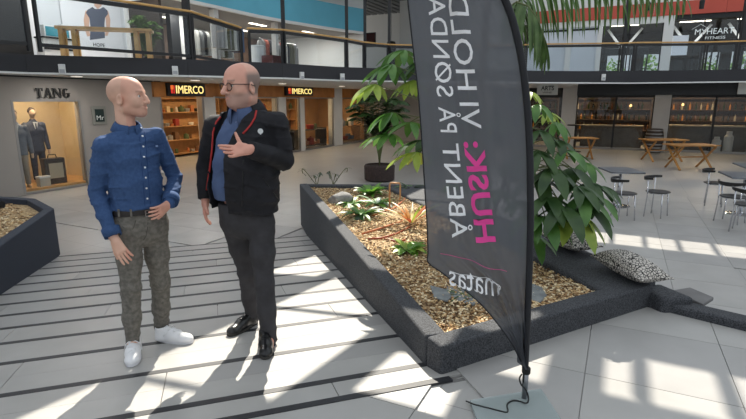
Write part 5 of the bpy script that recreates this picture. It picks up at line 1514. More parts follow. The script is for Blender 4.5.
# clothes rails with pale garments
M_clo = [mat('cloth_' + n, c, rough=.85) for n, c in (('white', (214, 212, 206)), ('grey', (140, 140, 140)), ('black', (40, 40, 44)), ('olive', (102, 100, 78)), ('rust', (150, 74, 54)), ('denim blue', (84, 104, 130)))]
def garment_me(m):
    mb = MB(); P_ = []
    for i, (z, w, d_) in enumerate(((0, .2, .05), (.3, .19, .05), (.6, .2, .045), (.72, .16, .03), (.78, .05, .02))):
        P_.append([Vector((w * math.cos(a) , d_ * math.sin(a), z)) for a in [2 * math.pi * k / 12 for k in range(13)]])
    mb.grid(P_); return mb.mesh('garment', m, smooth=True)
GAR = [garment_me(m) for m in M_clo]
def clothes_rail(label, a, b, w, rz, seed, where):
    t = thing('clothes_rail', label, 'clothes rail', gp(a, b, ZU), rz)
    for sx in (-1, 1):
        MB().tube([(sx * w / 2, 0, 0), (sx * w / 2, 0, 1.45)], .02, 8).build('upright', M_alu, t); MB().bar((sx * w / 2, -.25, .02), (sx * w / 2, .25, .02), .04, .03).build('foot', M_alu, t)
    MB().tube([(-w / 2, 0, 1.45), (w / 2, 0, 1.45)], .016, 8).build('bar', M_alu, t)
    r = random.Random(seed); x = -w / 2 + .12; M = Matrix.Rotation(rz, 3, 'Z'); n = 0
    while x < w / 2 - .1 and n < 20:
        i = r.randrange(len(GAR)); g = link('garment', GAR[i]); g.location = gp(a, b, ZU) + M @ Vector((x, 0, .64)); g.rotation_euler = (0, 0, rz + math.pi / 2 + r.uniform(-.2, .2))
        tag(g, f'{M_clo[i].name[6:]} garment, {ORD[n]} from left on the {where}', 'garment', 'garments on the ' + where); n += 1
        x += r.uniform(.13, .2)
clothes_rail('clothes rail behind the gallery glass right of the roof post', 12.4, -10.9, 1.7, RZG + .3, 1, 'nearest upstairs rail')
clothes_rail('clothes rail in the middle of the upstairs shop', 13.9, -12.9, 2.0, RZG + .05, 2, 'middle upstairs rail')
clothes_rail('clothes rail under the far end of the blue fascia', 17.2, -12.6, 2.6, RZG + .05, 3, 'far upstairs rail')
# pale bin and red crate behind the short railing panel
bn = MB().lathe([(.17, 0), (.21, .7), (.225, .72), (.21, .74), (.2, .74), (.2, .7), (.001, .68)], 18).build('bin', M_white); bn.location = gp(*[onb(257, 50, -9.9)[0], -9.9], ZU); tag(bn, 'white tapered bin behind the short glass railing panel', 'bin')
cr = thing('crate', 'dark red crate beside the white bin upstairs', 'crate', gp(onb(273, 50, -9.5)[0], -9.5, ZU), RZG)
MB().mm(-.3, .3, -.2, .2, 0, .03).build('bottom', M_clo[4], cr)
for x0, x1, y0, y1 in ((-.3, .3, -.2, -.18), (-.3, .3, .18, .2), (-.3, -.28, -.18, .18), (.28, .3, -.18, .18)): MB().mm(x0, x1, y0, y1, .03, .45).build('side', mat('crate_dark_red', (84, 30, 34), rough=.6), cr)
# ---- back left corner: white wall with dark screens, grey roof deck and white braces
M_deck = mat('roof_deck_grey', (120, 122, 124), rough=.6)
MB(MG).mm(29.7, 29.9, -19, -4.4, ZU, 6.9).build('rear_wall', M_white, uf)
bw = thing('wall_back', 'upper back wall with red fascia and glazed fitness rooms', None, (0, 0, 0), kind='structure')
MB(MG).mm(24.6, 24.8, -10.5, -4.0, ZU, 6.4).build('wall_panel', mat('upper_wall_white', (205, 205, 202), rough=.6), bw)
for k in range(31):
    b0 = -19 + .45 * k
    MB(MG).mm(16.6, 29.7, b0, b0 + .3, 6.72, 6.8).build('deck_rib', M_deck, bw)
MB(MG).mm(16.6, 29.9, -19, -5, 6.8, 6.9).build('roof_deck', M_deck, bw)
def scr(px0, px1, py0, py1, a, m, nm, label, cat):
    b0, z1 = ona(px0, py0, a); b1, z0 = ona(px1, py1, a)
    t = thing(nm, label, cat, gp(a, (b0 + b1) / 2, z0), RBACK); w = b1 - b0
    MB().mm(-w / 2, w / 2, -.06, .0, 0, z1 - z0).build('housing', M_black, t, bevel=.01); MB().mm(-w / 2 + .05, w / 2 - .05, -.065, -.06, .06, z1 - z0 - .05).build('screen', m, t)
scr(365.5, 376, 33, 47, 24.5, mat('screen_dark_red', (70, 30, 32), rough=.2), 'wall_screen', 'dark wall screen with reddish picture in the far upstairs corner', 'screen')
bb0, bz = ona(391, 72, 24.2)
hb_ = thing('punching_bag', 'tall black punching bag hanging in the far upstairs corner', 'punching bag', gp(24.2, bb0, 3.0))
MB().lathe([(.001, 0), (.2, .02), (.24, .1), (.24, 1.3), (.2, 1.42), (.03, 1.46), (.001, 1.46)], 18).build('bag', M_black, hb_, smooth=False)
MB().tube([(0, 0, 1.46), (0, 0, 3.7)], .015, 6).build('chain', M_alu, hb_)
for k, (p, q) in enumerate((((19.0, -7.2, 6.6), (22.0, -7.4, 5.7)), ((22.0, -7.4, 5.7), (24.5, -6.0, 6.6)), ((20.6, -9.5, 6.6), (23.5, -6.5, 6.0)))):
    MB(MG).bar(p, q, .1, .14).build('roof_brace', M_white, bw)
# ---- red fascia, white frame, pale panels, glazed rooms
M_redf = mat('red_fascia', (196, 84, 68), rough=.6, var=.04, vscale=1)
z_r1, z_r0 = 5.30, 4.80
for b0 in (-4.0, -1.6, .8, 3.2, 5.6):
    MB(MG).mm(WA - .12, WA, b0 + .004, b0 + 2.4 - .004, z_r0, z_r1).build('fascia_panel', M_redf, bw)
MB(MG).mm(WA - .05, WA + .2, -4.0, 8, z_r1, 6.4).build('wall_panel', M_white, bw)
MB(MG).mm(WA - .08, WA + .1, -4.0, 1.22, 4.55, 4.80).build('head_strip', M_white, bw)
MB(MG).mm(WA - .02, WA + .1, 1.22, 8, 4.62, 4.80).build('head_strip', M_dark, bw)
M_panel = mat('pale_blue_panel', (216, 222, 230), rough=.45, var=.03, vscale=1)
for b0, b1 in ((-4.0, -2.42), (-2.2, -1.2)): MB(MG).mm(WA, WA + .05, b0, b1, ZU, 4.55).build('infill_panel', M_panel, bw)
MB(MG).mm(WA - .015, WA, -4.0, -1.2, 4.42, 4.5).build('dark_slot', M_dark, bw)
for b0, b1 in ((-2.42, -2.2), (-1.2, -1.02), (1.2, 1.55)): MB(MG).mm(WA - .1, WA + .15, b0, b1, ZU, 4.8).build('column', M_white, bw)
for b0, b1 in ((-1.02, .0), (.0, 1.2), (1.55, 2.6), (2.6, 3.7), (3.7, 5.0)):
    MB(MG).mm(WA + .02, WA + .03, b0 + .03, b1 - .03, ZU + .06, 4.55).build('pane', M_glass, bw)
    MB(MG).mm(WA, WA + .06, b1 - .05, b1, ZU, 4.6).build('mullion', M_dark, bw)
MB(MG).mm(WA + .1, 29.7, -4.2, 8, 4.75, 4.8).build('room_ceiling', M_darkwall, bw)
MB(MG).mm(WA + .1, 29.7, -4.2, -4.0, ZU, 4.8).build('room_wall', M_darkwall, bw)
MB(MG).mm(WA + .1, 29.7, 8, 8.2, ZU, 4.8).build('room_wall', M_darkwall, bw)
# far room wall with daylight windows
xs_ = [-4.0, -.9, .2, .75, 1.9, 3.2, 3.9, 4.35, 5.0, 5.6, 8.0]
for k in range(0, len(xs_) - 1):
    if k % 2 == 0: MB(MG).mm(29.0, 29.2, xs_[k], xs_[k + 1], ZU, 4.75).build('room_wall', M_darkwall, bw)
    else:
        MB(MG).mm(29.0, 29.2, xs_[k], xs_[k + 1], ZU, ZU + .35).build('room_wall', M_darkwall, bw); MB(MG).mm(29.0, 29.2, xs_[k], xs_[k + 1], 3.75, 4.75).build('room_wall', M_darkwall, bw)
for k, b in enumerate((-.2, 2.4, 4.4)):
    lamp_panel('ceiling_lamp', f'white strip lamp in the fitness room ceiling, {ORD[k]} from the left', 25.5, b, 4.74, .2, 1.1, M_lampc, 50, (.95, .98, 1), 'fitness room strip lamps')
    for s_ in (-1, 1): MB(MG).bar((26.5, b + s_ * .7, 4.7), (26.5, b + s_ * .1, 3.9), .1, .1).build('roof_brace', M_white, bw)
# sign over the glass
mh0, mz1 = ona(695.5, 28.2, WA - .02); mh1, mz0 = ona(733.5, 33.0, WA - .02)
my = thing('shop_sign', 'white lettered fitness sign on the dark upstairs window', 'sign', gp(WA - .02, mh0, mz0), RBACK)
M_sw = mat('sign_letter_white', (225, 232, 232), emit=.25)
place_text('lettering', 'MYHEART', .3, M_sw, (0, -.02, 0), (1, 0, 0), (0, 0, 1), my, fit=mh1 - mh0, fith=.21)
place_text('lettering', 'FITNESS', .14, M_sw, (.36, -.02, -.19), (1, 0, 0), (0, 0, 1), my, fit=(mh1 - mh0) * .52, fith=.1)
MB().bar((-.12, -.02, .2), (.16, -.02, .38), .01, .03, up=(0, 1, 0)).build('roof_mark', M_sw, my); MB().bar((.16, -.02, .38), (.44, -.02, .2), .01, .03, up=(0, 1, 0)).build('roof_mark', M_sw, my)
sb0, sz1 = ona(671, 36, 25.2); sb1, sz0 = ona(686.5, 55, 25.2)
ps = thing('projection_screen', 'bright white screen inside the fitness room', 'screen', gp(25.2, (sb0 + sb1) / 2, ZU), RBACK)
sw_ = sb1 - sb0
MB().mm(-sw_ / 2, sw_ / 2, -.03, 0, sz0 - ZU, sz1 - ZU).build('panel', mat('screen_white', (226, 232, 244), emit=.55), ps); MB().mm(-.04, .04, 0, .04, 0, sz1 - ZU).build('stand', M_dark, ps)
# two dark pendant lamps in front of the red fascia
for k, (px, py) in enumerate(((648, 6), (702, 4))):
    b_, z_ = ona(px, py, 20.5)
    pl = thing('pendant_lamp', 'small dark pendant lamp before the red fascia, ' + ('left one' if k == 0 else 'right one'), 'lamp', gp(20.5, b_, z_), 0, 'pendants before the red fascia')
    MB().lathe([(.001, -.16), (.07, -.15), (.08, .1), (.03, .16), (.001, .16)], 14).build('shade', M_black, pl); MB().tube([(0, 0, .16), (0, 0, 6.8 - z_)], .008, 6).build('cable', M_black, pl)

# running machines in the fitness room and shrubs outside its windows
def treadmill(label, a, b):
    t = thing('treadmill', label, 'treadmill', gp(a, b, ZU + .001), RBACK + math.pi, 'fitness machines')
    MB().mm(-.35, .35, -.8, .8, 0, .16).build('deck', M_black, t, bevel=.02)
    for sx in (-1, 1):
        MB().bar((sx * .33, .6, .16), (sx * .33, .75, 1.15), .05, .06).build('upright', M_dark, t); MB().tube([(sx * .33, .72, 1.0), (sx * .33, .2, .95)], .02, 8).build('hand_grip', M_black, t)
    MB().box((0, .76, 1.25), (.72, .1, .3), Matrix.Rotation(-.3, 3, 'X')).build('console', M_black, t, bevel=.02)
for k, b in enumerate((-.55, .45, 1.9, 2.8, 3.7)): treadmill(f'dark running machine in the fitness room, {ORD[k]} from the left', 26.3, b)
def window_shrub(label, a, b, h, seed):
    r = random.Random(seed); t = thing('shrub', label, 'shrub', gp(a, b, ZU - 1.0), 0, 'shrubs outside the fitness room')
    MB().tube([(0, 0, 0), (.03, .02, h * .5), (0, 0, h * .8)], [.05, .04, .02], 8).build('stem', M_darkwall, t)
    mb = MB()
    for _ in range(260):
        d = Vector((r.gauss(0, 1), r.gauss(0, 1), r.gauss(0, 1))).normalized(); p = Vector((0, 0, h * .62)) + Vector((d.x * .75, d.y * .75, d.z * h * .42)) * r.uniform(.4, 1.0)
        e = Vector((r.gauss(0, 1), r.gauss(0, 1), r.gauss(0, 1))).normalized() * .13; g = e.cross(Vector((r.gauss(0, 1), r.gauss(0, 1), r.gauss(0, 1)))).normalized() * .06
        mb.add([p - e, p + g, p + e, p - g], [(0, 1, 2, 3)])
    o = mb.build('foliage', mat('shrub_green', (104, 140, 76), rough=.6, transl=.3), t); o['kind'] = 'stuff'
for k, b in enumerate((-.6, .9, 2.5, 3.9, 5.3)): window_shrub(f'green shrub outside the fitness room windows, {ORD[k]} from the left', 31.3 + .3 * (k % 2), b, 2.3 + .3 * (k % 3), k)

# ================================================================== FEATHER FLAG
def flag():
    base = Vector((.80, 2.37, 0))
    t = thing('feather_flag', 'tall dark grey feather flag with mirrored white and pink lettering on a black pole', 'flag', base)
    M_cloth = bpy.data.materials.new('flag_cloth'); M_cloth.use_nodes = True
    nt = M_cloth.node_tree; N = nt.nodes; L = nt.links; p = N['Principled BSDF']
    p.inputs['Base Color'].default_value = lin((70, 73, 80)); p.inputs['Roughness'].default_value = .33
    nz = N.new('ShaderNodeTexNoise'); nz.inputs['Scale'].default_value = 900; tc = N.new('ShaderNodeTexCoord'); L.new(tc.outputs['Object'], nz.inputs['Vector'])
    bp = N.new('ShaderNodeBump'); bp.inputs['Strength'].default_value = .1; bp.inputs['Distance'].default_value = .002; L.new(nz.outputs['Fac'], bp.inputs['Height']); L.new(bp.outputs['Normal'], p.inputs['Normal'])
    tl = N.new('ShaderNodeBsdfTranslucent'); tl.inputs['Color'].default_value = lin((150, 154, 162))
    tr = N.new('ShaderNodeBsdfTransparent')
    m1 = N.new('ShaderNodeMixShader'); m1.inputs['Fac'].default_value = .32; m2 = N.new('ShaderNodeMixShader'); m2.inputs['Fac'].default_value = .10
    L.new(p.outputs[0], m1.inputs[1]); L.new(tl.outputs[0], m1.inputs[2]); L.new(m1.outputs[0], m2.inputs[1]); L.new(tr.outputs[0], m2.inputs[2]); L.new(m2.outputs[0], N['Material Output'].inputs['Surface'])
    M_white_p = mat('print_white', (250, 250, 252), rough=.6); M_pink = mat('print_pink', (240, 72, 160), rough=.6)
    # pole edge and free edge, both surveyed; the cloth hangs between them
    YB = 2.37
    pole = [(525, 372, YB), (527, 330, YB), (529, 280, YB), (529.8, 252, YB), (530.5, 222, YB), (530.5, 206, YB), (530, 160, YB - .005), (527.5, 110, YB - .01), (522, 62, YB - .02), (514, 25, YB - .03), (505, 0, YB - .04), (492, -25, YB - .06), (476, -46, YB - .08), (455, -62, YB - .1), (432, -70, YB - .12)]
    free = [(521.5, 362, YB - .01), (508, 338, YB + .0), (480, 303, YB + .03), (444, 273.5, YB + .08), (428.6, 262, YB + .10), (428, 252, YB + .10), (427, 228, YB + .10), (424.5, 190, YB + .1), (421.5, 140, YB + .09), (418, 90, YB + .08), (413, 45, YB + .06), (408.5, 5, YB + .03), (406, -20, YB), (407, -42, YB - .04), (420, -66, YB - .1)]
    def spline(lst, n=401):
        P_ = np.array([pt(*q) for q in lst]); out = []
        for k in range(n):
            x = k / (n - 1) * (len(lst) - 1); i = min(int(x), len(lst) - 2); f = x - i
            a, b, c, d = (P_[max(0, min(len(lst) - 1, i + q))] for q in (-1, 0, 1, 2))
            out.append(.5 * ((2 * b) + (c - a) * f + (2 * a - 5 * b + 4 * c - d) * f * f + (3 * b - a - 3 * c + d) * f ** 3))
        return np.array(out)
    SP = {id(pole): spline(pole), id(free): spline(free)}
    def interp(lst, u):
        A_ = SP[id(lst)]; x = max(0.0, min(1.0, u)) * 400; i = min(int(x), 399); f = x - i
        return Vector(A_[i] * (1 - f) + A_[i + 1] * f)
    ucorner = 3 / 12
    def surf_pt(u, v):
        """u along the height 0..1, v from pole 0 to free edge 1"""
        a, b = interp(pole, u), interp(free, u)
        q = a * (1 - v) + b * v
        dn = (b - a); nrm = Vector((dn.y, -dn.x, 0)); nrm.normalize()
        low = max(0, 1 - u / .42)
        wob = .012 * math.sin(9 * v + 10 * u) * v * (1 - .3 * v) + .007 * math.sin(24 * v - 20 * u + 2) * (v * (1 - v) * 3) + .005 * math.sin(47 * v - 16 * u) * v + .02 * math.sin(13 * (v - .9 * u) + 1) * v * (1 - v) * 2 + .009 * math.sin(38 * (v - .5 * u)) * v * (1 - v) * 2
        pleat = .03 * low * math.sin(16 * v * (1 + .4 * low) + 1.5) * math.sin(math.pi * min(1, v * 1.05)) + .02 * low * math.sin(34 * v + .5) * v * (1 - v) * 3
        return q + nrm * (wob + pleat)
    nu, nv = 130, 60
    rows = [[surf_pt(i / nu, j / nv) - base for j in range(nv + 1)] for i in range(nu + 1)]
    MB().grid(rows).build('cloth', M_cloth, t, smooth=True, recalc=False)
    # hem on the free edge and sleeve on the pole
    M_hem = mat('flag_hem', (30, 31, 36), rough=.7)
    MB().tube([surf_pt(k / 80, 1.0) - base for k in range(81)], .0035, 6).build('hem', M_hem, t, smooth=True)
    slv = [interp(pole, k / 60) - base for k in range(61)]
    MB().tube(slv, [.0165 if k < 58 else .012 for k in range(61)], 10).build('pole_sleeve', M_hem, t, smooth=True)
    # lettering: u (height) and v fields found from the photograph's rows, letters rotated a quarter turn and seen from behind
    us = np.linspace(0, 1, 401)
    def view(A_):
        c, s_ = math.cos(TILT), math.sin(TILT); d = A_[:, 1] * c - (A_[:, 2] - CAM_H) * s_
        return 373 + FPX * A_[:, 0] / d, 209.5 + FPX * ((-(A_[:, 2] - CAM_H) * c - A_[:, 1] * s_) / d)
    XP, YP = view(SP[id(pole)]); XF, YF = view(SP[id(free)])
    def find_uv_many(px, py):
        px, py = np.asarray(px, float), np.asarray(py, float); lo_, hi_ = np.zeros_like(px), np.ones_like(px)
        for _ in range(22):
            u = (lo_ + hi_) / 2; xp, xf = np.interp(u, us, XP), np.interp(u, us, XF); v = (px - xp) / (xf - xp - 1e-9)
            y = np.interp(u, us, YP) * (1 - v) + np.interp(u, us, YF) * v
            up_ = y > py; lo_ = np.where(up_, u, lo_); hi_ = np.where(up_, hi_, u)
        return u, v
    def find_uv(px, py):
        u, v = find_uv_many([px], [py]); return float(u[0]), float(v[0])
    def lay(me, fn, m, nm):
        bm = bmesh.new(); bm.from_mesh(me)
        bmesh.ops.triangulate(bm, faces=bm.faces)
        ext = max(v.co.x for v in bm.verts) - min(v.co.x for v in bm.verts)
        bmesh.ops.subdivide_edges(bm, edges=[e for e in bm.edges if e.calc_length() > ext * .08], cuts=2)
        bm.to_mesh(me); bm.free()
        pq = [fn(v.co.x, v.co.y) for v in me.vertices]
        UU, WW = find_uv_many([q[0] for q in pq], [q[1] for q in pq])
        for v, u, w in zip(me.vertices, UU, WW):
            q = surf_pt(float(u), float(w)); d = (Vector((0, 0, CAM_H)) - q).normalized()
            v.co = q + d * .009 - base
        me.update(); return link(nm, me, t)
    def column(s, m, y0, y1, x0a, x0b, x1a, x1b, nm, bold=0):
        """runs up from photo row y0 to y1; letter foot at x0a->x0b, letter head at x1a->x1b"""
        me = text_mesh(nm, s, 1.0, m, extrude=0, space=1.05, bold=bold)
        xs = [v.co.x for v in me.vertices]; ys = [v.co.y for v in me.vertices]; xa, xb = min(xs), max(xs)
        cap = .7
        def fn(x, y):
            f = (x - xa) / (xb - xa); g = y / cap
            return (x0a + (x0b - x0a) * f) * (1 - g) + (x1a + (x1b - x1a) * f) * g, y0 + (y1 - y0) * f
        return lay(me, fn, m, nm)
    def xs_(y, y0, y1, xa, xb): return xa + (xb - xa) * (y - y0) / (y1 - y0)
    def word(w, m, ya, yb, foot, head, bold=0):
        column(w, m, ya, yb, xs_(ya, *foot), xs_(yb, *foot), xs_(ya, *head), xs_(yb, *head), 'lettering', bold)
    f1, h1 = (242, -44, 478.5, 444), (242, -44, 497, 464)
    f2, h2 = (236, -38, 453.5, 424), (236, -38, 470, 442)
    word('HUSK:', M_pink, 242, 140, f1, h1, .028)
    word('VI', M_white_p, 127, 101, f1, h1, .004); word('HOLDER', M_white_p, 88.5, -48, f1, h1, .004)
    word('ÅBENT', M_white_p, 237, 142, f2, h2, .004); word('PÅ', M_white_p, 131, 106, f2, h2, .004); word('SØNDAG', M_white_p, 95.5, -24, f2, h2, .004)
    me = text_mesh('lettering', 'matas', 1.0, M_white_p, extrude=0)
    xs = [v.co.x for v in me.vertices]; ys = [v.co.y for v in me.vertices]; xa, xb, ym = min(xs), max(xs), max(ys)
    lay(me, lambda x, y: (500.5 - (500.5 - 449) * (x - xa) / (xb - xa), 298 - 13.5 * (x - xa) / (xb - xa) - y / ym * 17), M_white_p, 'lettering')
    ln = []
    for k in range(21):
        u, w = find_uv(450 + 49 * k / 20, 270 + 12.5 * k / 20); ln.append(surf_pt(u, w) + Vector((0, -.01, 0)) - base)
    MB().tube(ln, .0016, 5).build('printed_line', M_white_p, t)
    ln = []
    for k in range(31):
        u, w = find_uv(441 + 66 * k / 30, 252 + 19 * k / 30); ln.append(surf_pt(u, w) + Vector((0, -.01, 0)) - base)
    MB().tube(ln, .0011, 5).build('printed_line', M_pink, t)
    # pole below the cloth, swivel, cord
    MB().tube([(0, 0, .02), Vector(pt(524.5, 380, YB)) - base, Vector(pt(525.5, 350, YB)) - base], [.011, .011, .009], 10).build('pole', M_black, t, smooth=True)
    MB().tube([(0, 0, .012), (0, 0, .18)], .0145, 12).build('spigot', mat('brushed_steel', (150, 152, 156), rough=.35, metal=.9), t, smooth=True)
    MB().lathe([(.02, .155), (.022, .16), (.022, .185), (.018, .19), (.001, .19)], 14).build('swivel', M_black, t)
    cp = [pt(522, 374, YB - .02), pt(519, 378, YB - .03), pt(521, 385, YB - .03), pt(526.5, 390, YB - .03), ptz(529, 399, .03), ptz(527, 404, .018), ptz(520, 401, .016), ptz(513, 400, .016), ptz(506, 404, .014), ptz(509, 413, .013), ptz(500, 411, .013), ptz(481, 406, .013), ptz(474, 404.5, .013), ptz(466, 401, .006)]
    for _ in range(2):
        cp = [cp[0]] + [q for a_, b_ in zip(cp[:-1], cp[1:]) for q in (a_ * .75 + b_ * .25, a_ * .25 + b_ * .75)] + [cp[-1]]
    MB().tube([c - base for c in cp], .0042, 6).build('cord', M_black, t, smooth=True)
    return t
flag()
# glass-clear base plate under the flag
bpz = thing('flag_base', 'square transparent base plate of the flag on the floor', 'flag base', (.80, 2.37, 0))
pl_ = [ptz(*q) for q in ((467, 404, .0), (511, 389, .0), (545, 392, 0), (563, 421, 0), (556, 440, 0), (490, 440, 0))]
pl_ = [ptz(470, 401.5, 0), ptz(541, 390, 0), ptz(566, 428, 0), ptz(486, 444, 0)]
MB().prism([(q.x - .8, q.y - 2.37) for q in pl_], .001, .0105).build('plate', mat('bluish_plate', (196, 208, 208), rough=.12, alpha=.4), bpz, bevel=.002)
c0 = sum((q for q in pl_), Vector()) / 4
MB().prism([((q.x - c0.x) * 1.02 + c0.x - .8, (q.y - c0.y) * 1.02 + c0.y - 2.37) for q in pl_], .0005, .001).build('edge_band', mat('plate_edge', (150, 160, 160), rough=.4, alpha=.4), bpz)

# ================================================================== PLANTS
def leaf_sheet(mb, p, d, up, L, W, droop=.5, n=5, fold=.25, tip=1.0, base=.12):
    """one pointed leaf from p along d, midrib folded, drooping"""
    d = Vector(d).normalized(); up = Vector(up); side = d.cross(up)
    if side.length < 1e-3: side = Vector((1, 0, 0))
    side.normalize(); rows = []; q = Vector(p); dd = d.copy()
    for i in range(n + 1):
        f = i / n
        w = W * (math.sin(math.pi * min(1, (f * .92 + .04)) ** .85) ** .8) if 0 < i < n else W * (base if i == 0 else .02)
        nn = side.cross(dd).normalized()
        rows.append([q - side * w + nn * (fold * w), q, q + side * w + nn * (fold * w)])
        dd = (dd + Vector((0, 0, -droop / n))).normalized(); q = q + dd * (L / n)
    mb.grid(rows)
    return q
LEAFS = {}
def leaf_mat(name, c, c2):
    return mat(name, c, rough=.38, col2=c2, vscale=7, transl=.28, spec=.5)
M_lf1 = leaf_mat('leaf_mid_green', (70, 112, 52), (98, 140, 66))
M_lf2 = leaf_mat('leaf_deep_green', (44, 72, 36), (70, 98, 50))
M_lf3 = leaf_mat('leaf_yellow_green', (140, 166, 66), (176, 190, 92))
M_lf4 = leaf_mat('leaf_fresh', (92, 138, 50), (124, 166, 68))
M_palm = leaf_mat('palm_green', (72, 100, 50), (104, 130, 74))
M_stem = mat('plant_stem', (96, 104, 62), rough=.6); M_bark = mat('bark_brown', (92, 76, 58), rough=.9, var=.2, vscale=20, bump=.5, bscale=60)

def umbrella_plant():
    """big hand-leaved plant behind the flag"""
    base = Vector((1.15, 4.95, .12)); r = random.Random(12)
    t = thing('umbrella_plant', 'big bushy plant with large hand-shaped leaves behind the flag', 'plant', base)
    MB().tube([(0, 0, -.05), (.01, .02, .5), (-.02, .04, 1.0), (-.1, .06, 1.5)], [.035, .03, .025, .016], 10).build('trunk', M_bark, t, smooth=True)
    MB().tube([(.05, 0, -.05), (.09, .02, .35), (.22, .04, .75), (.34, .05, .98)], [.025, .022, .018, .012], 8).build('trunk', M_bark, t, smooth=True)
    # (photo pixel of the leaf hub, distance, size, droop, material)
    hubs = [(392, 64, 4.3, .34, 0), (375, 84, 4.2, .30, 2), (404, 50, 4.5, .30, 0), (414, 80, 4.4, .32, 2), (392, 112, 4.35, .34, 0), (412, 122, 4.2, .34, 0),
            (390, 134, 4.3, .36, 0), (416, 152, 4.3, .34, 2), (424, 60, 4.3, .3, 1), (422, 140, 4.5, .36, 1),
            (538, 150, 4.2, .36, 1), (552, 168, 4.1, .38, 1), (566, 150, 4.2, .3, 0), (578, 186, 4.0, .36, 1), (548, 196, 4.0, .4, 1), (562, 206, 3.9, .38, 1), (590, 182, 4.2, .32, 1), (596, 196, 4.1, .3, 0), (540, 130, 4.3, .3, 1), (556, 122, 4.4, .26, 0),
            (536, 176, 4.2, .4, 1), (573, 212, 4.0, .38, 2), (586, 206, 4.1, .34, 1), (545, 216, 3.95, .36, 0), (532, 214, 4.1, .36, 0), (600, 186, 4.3, .26, 1), (572, 168, 4.3, .34, 1), (538, 104, 4.4, .26, 0), (548, 112, 4.6, .24, 2), (585, 162, 4.4, .26, 0), (530, 92, 4.5, .22, 2), (536, 236, 4.2, .3, 0), (583, 196, 3.95, .34, 0), (560, 140, 4.3, .3, 1),
            (440, 150, 4.7, .3, 1), (455, 110, 4.7, .3, 1), (475, 130, 4.8, .3, 1), (500, 120, 4.8, .3, 1), (515, 160, 4.7, .3, 1), (520, 200, 4.6, .3, 0), (500, 190, 4.8, .3, 0), (460, 180, 4.8, .3, 0)]
    stemsL, stemsR = Vector((-.02, .04, 1.0)), Vector((.22, .04, .75))
    for px, py, Y, sz, mi in hubs:
        if px < 480: Y, sz = Y * 1.25, sz * 1.22
        h = pt(px, py, Y) - base
        a = stemsL + Vector((0, 0, r.uniform(-.3, .3))) if px < 480 else stemsR + Vector((0, 0, r.uniform(-.25, .15)))
        mid = (a + h) / 2 + Vector((0, 0, .14)); hub = h
        st = MB(); st.tube([a, (a * .55 + h * .45) + Vector((0, 0, .12)), mid + (h - a) * .12, h], [.008, .006, .005, .0045], 6)
        m = (M_lf1, M_lf2, M_lf3)[mi]
        lf = st.build('leaf_stalk', M_stem, t, smooth=True)
        dirn = (h - a); dirn.z = 0; dirn = dirn.normalized() if dirn.length > .05 else Vector((r.uniform(-1, 1), r.uniform(-1, 1), 0)).normalized()
        sd = Vector((-dirn.y, dirn.x, 0)); n = r.choice((5, 6, 7)); L0 = sz * r.uniform(.8, 1.0) * 1.12
        mb = MB()
        tilt = r.uniform(-.35, .0)
        for k in range(n):
            ang = math.radians(-118 + 236 * k / (n - 1) + r.uniform(-9, 9)); ll = L0 * (1 - .32 * abs(k - (n - 1) / 2) / ((n - 1) / 2))
            dd = dirn * math.cos(ang) + sd * math.sin(ang) + Vector((0, 0, tilt - .15 + .1 * math.cos(ang)))
            leaf_sheet(mb, hub, dd, (0, 0, 1), ll, ll * .155, droop=r.uniform(.45, .95) if px < 480 else r.uniform(.6, 1.15), n=6, fold=.28, base=.1)
        mb.build('leaf', m, lf, smooth=True, recalc=False)
umbrella_plant()

def palm():
    base = Vector((1.45, 6.9, .12)); r = random.Random(4)
    t = thing('palm_tree', 'palm with arching feathery fronds over the flag', 'palm', base)
    hs = 2.75
    MB().tube([(0, 0, -.05), (.02, 0, .8), (.0, .02, 1.6), (.04, 0, hs)], [.07, .06, .05, .045], 12).build('trunk', M_bark, t, smooth=True)
    crown = Vector((.04, 0, hs))
    def frond(nm, pts, L, seed, m=M_palm, hang=.75):
        r2 = random.Random(seed); n = len(pts)
        rac = MB().tube(pts, [.016 * (1 - .8 * k / (n - 1)) + .002 for k in range(n)], 6).build('frond', M_stem, t, smooth=True)
        mb = MB()
        N_ = 34
        for k in range(N_):
            f = .14 + .86 * k / (N_ - 1); x = f * (n - 1); i = min(int(x), n - 2); g = x - i
            p = Vector(pts[i]) * (1 - g) + Vector(pts[i + 1]) * g; d = (Vector(pts[i + 1]) - Vector(pts[i])).normalized()
            for sg in (-1, 1):
                sd = d.cross(Vector((0, 0, 1))).normalized() * sg
                dd = d * .55 + sd * .85 + Vector((0, 0, -hang * r2.uniform(.4, .9)))
                ll = L * (math.sin(math.pi * (.12 + .8 * f)) ** .7) * r2.uniform(.85, 1.1)
                leaf_sheet(mb, p, dd, (0, 0, 1), ll, .017, droop=r2.uniform(.9, 1.8) * hang, n=5, fold=.35, base=.5)
        mb.build('leaflets', m, rac, smooth=True, recalc=False)
    def arc(end, rise, n=14, sag=1.0):
        return [crown + (Vector(end) - crown) * f + Vector((0, 0, rise * math.sin(math.pi * f * sag))) for f in [k / (n - 1) for k in range(n)]]
    # the frond that shows: sweeps right across the top of the picture
    vis = [pt(*q) - base for q in ((508, 14, 6.7), (522, -2, 6.6), (542, -13, 6.5), (567, -20, 6.45), (597, -22, 6.4), (627, -20, 6.4), (655, -14, 6.4), (685, -4, 6.4))]
    vis = [crown] + vis
    frond('frond', vis, .72, 1, hang=1.3)
    v2 = [crown] + [pt(*q) - base for q in ((508, 8, 6.7), (517, 2, 6.5), (528, 6, 6.35), (537, 18, 6.3), (543, 34, 6.25), (546, 50, 6.2))]
    frond('frond', v2, .62, 2, hang=1.3)
    for k, a in enumerate((10, 50, 250, 290, 330)):
        e = crown + az(a) * 1.3 + Vector((0, 0, .35 + .2 * (k % 2))); frond('frond', arc(e, .45), .5, 10 + k, hang=.9)
palm()

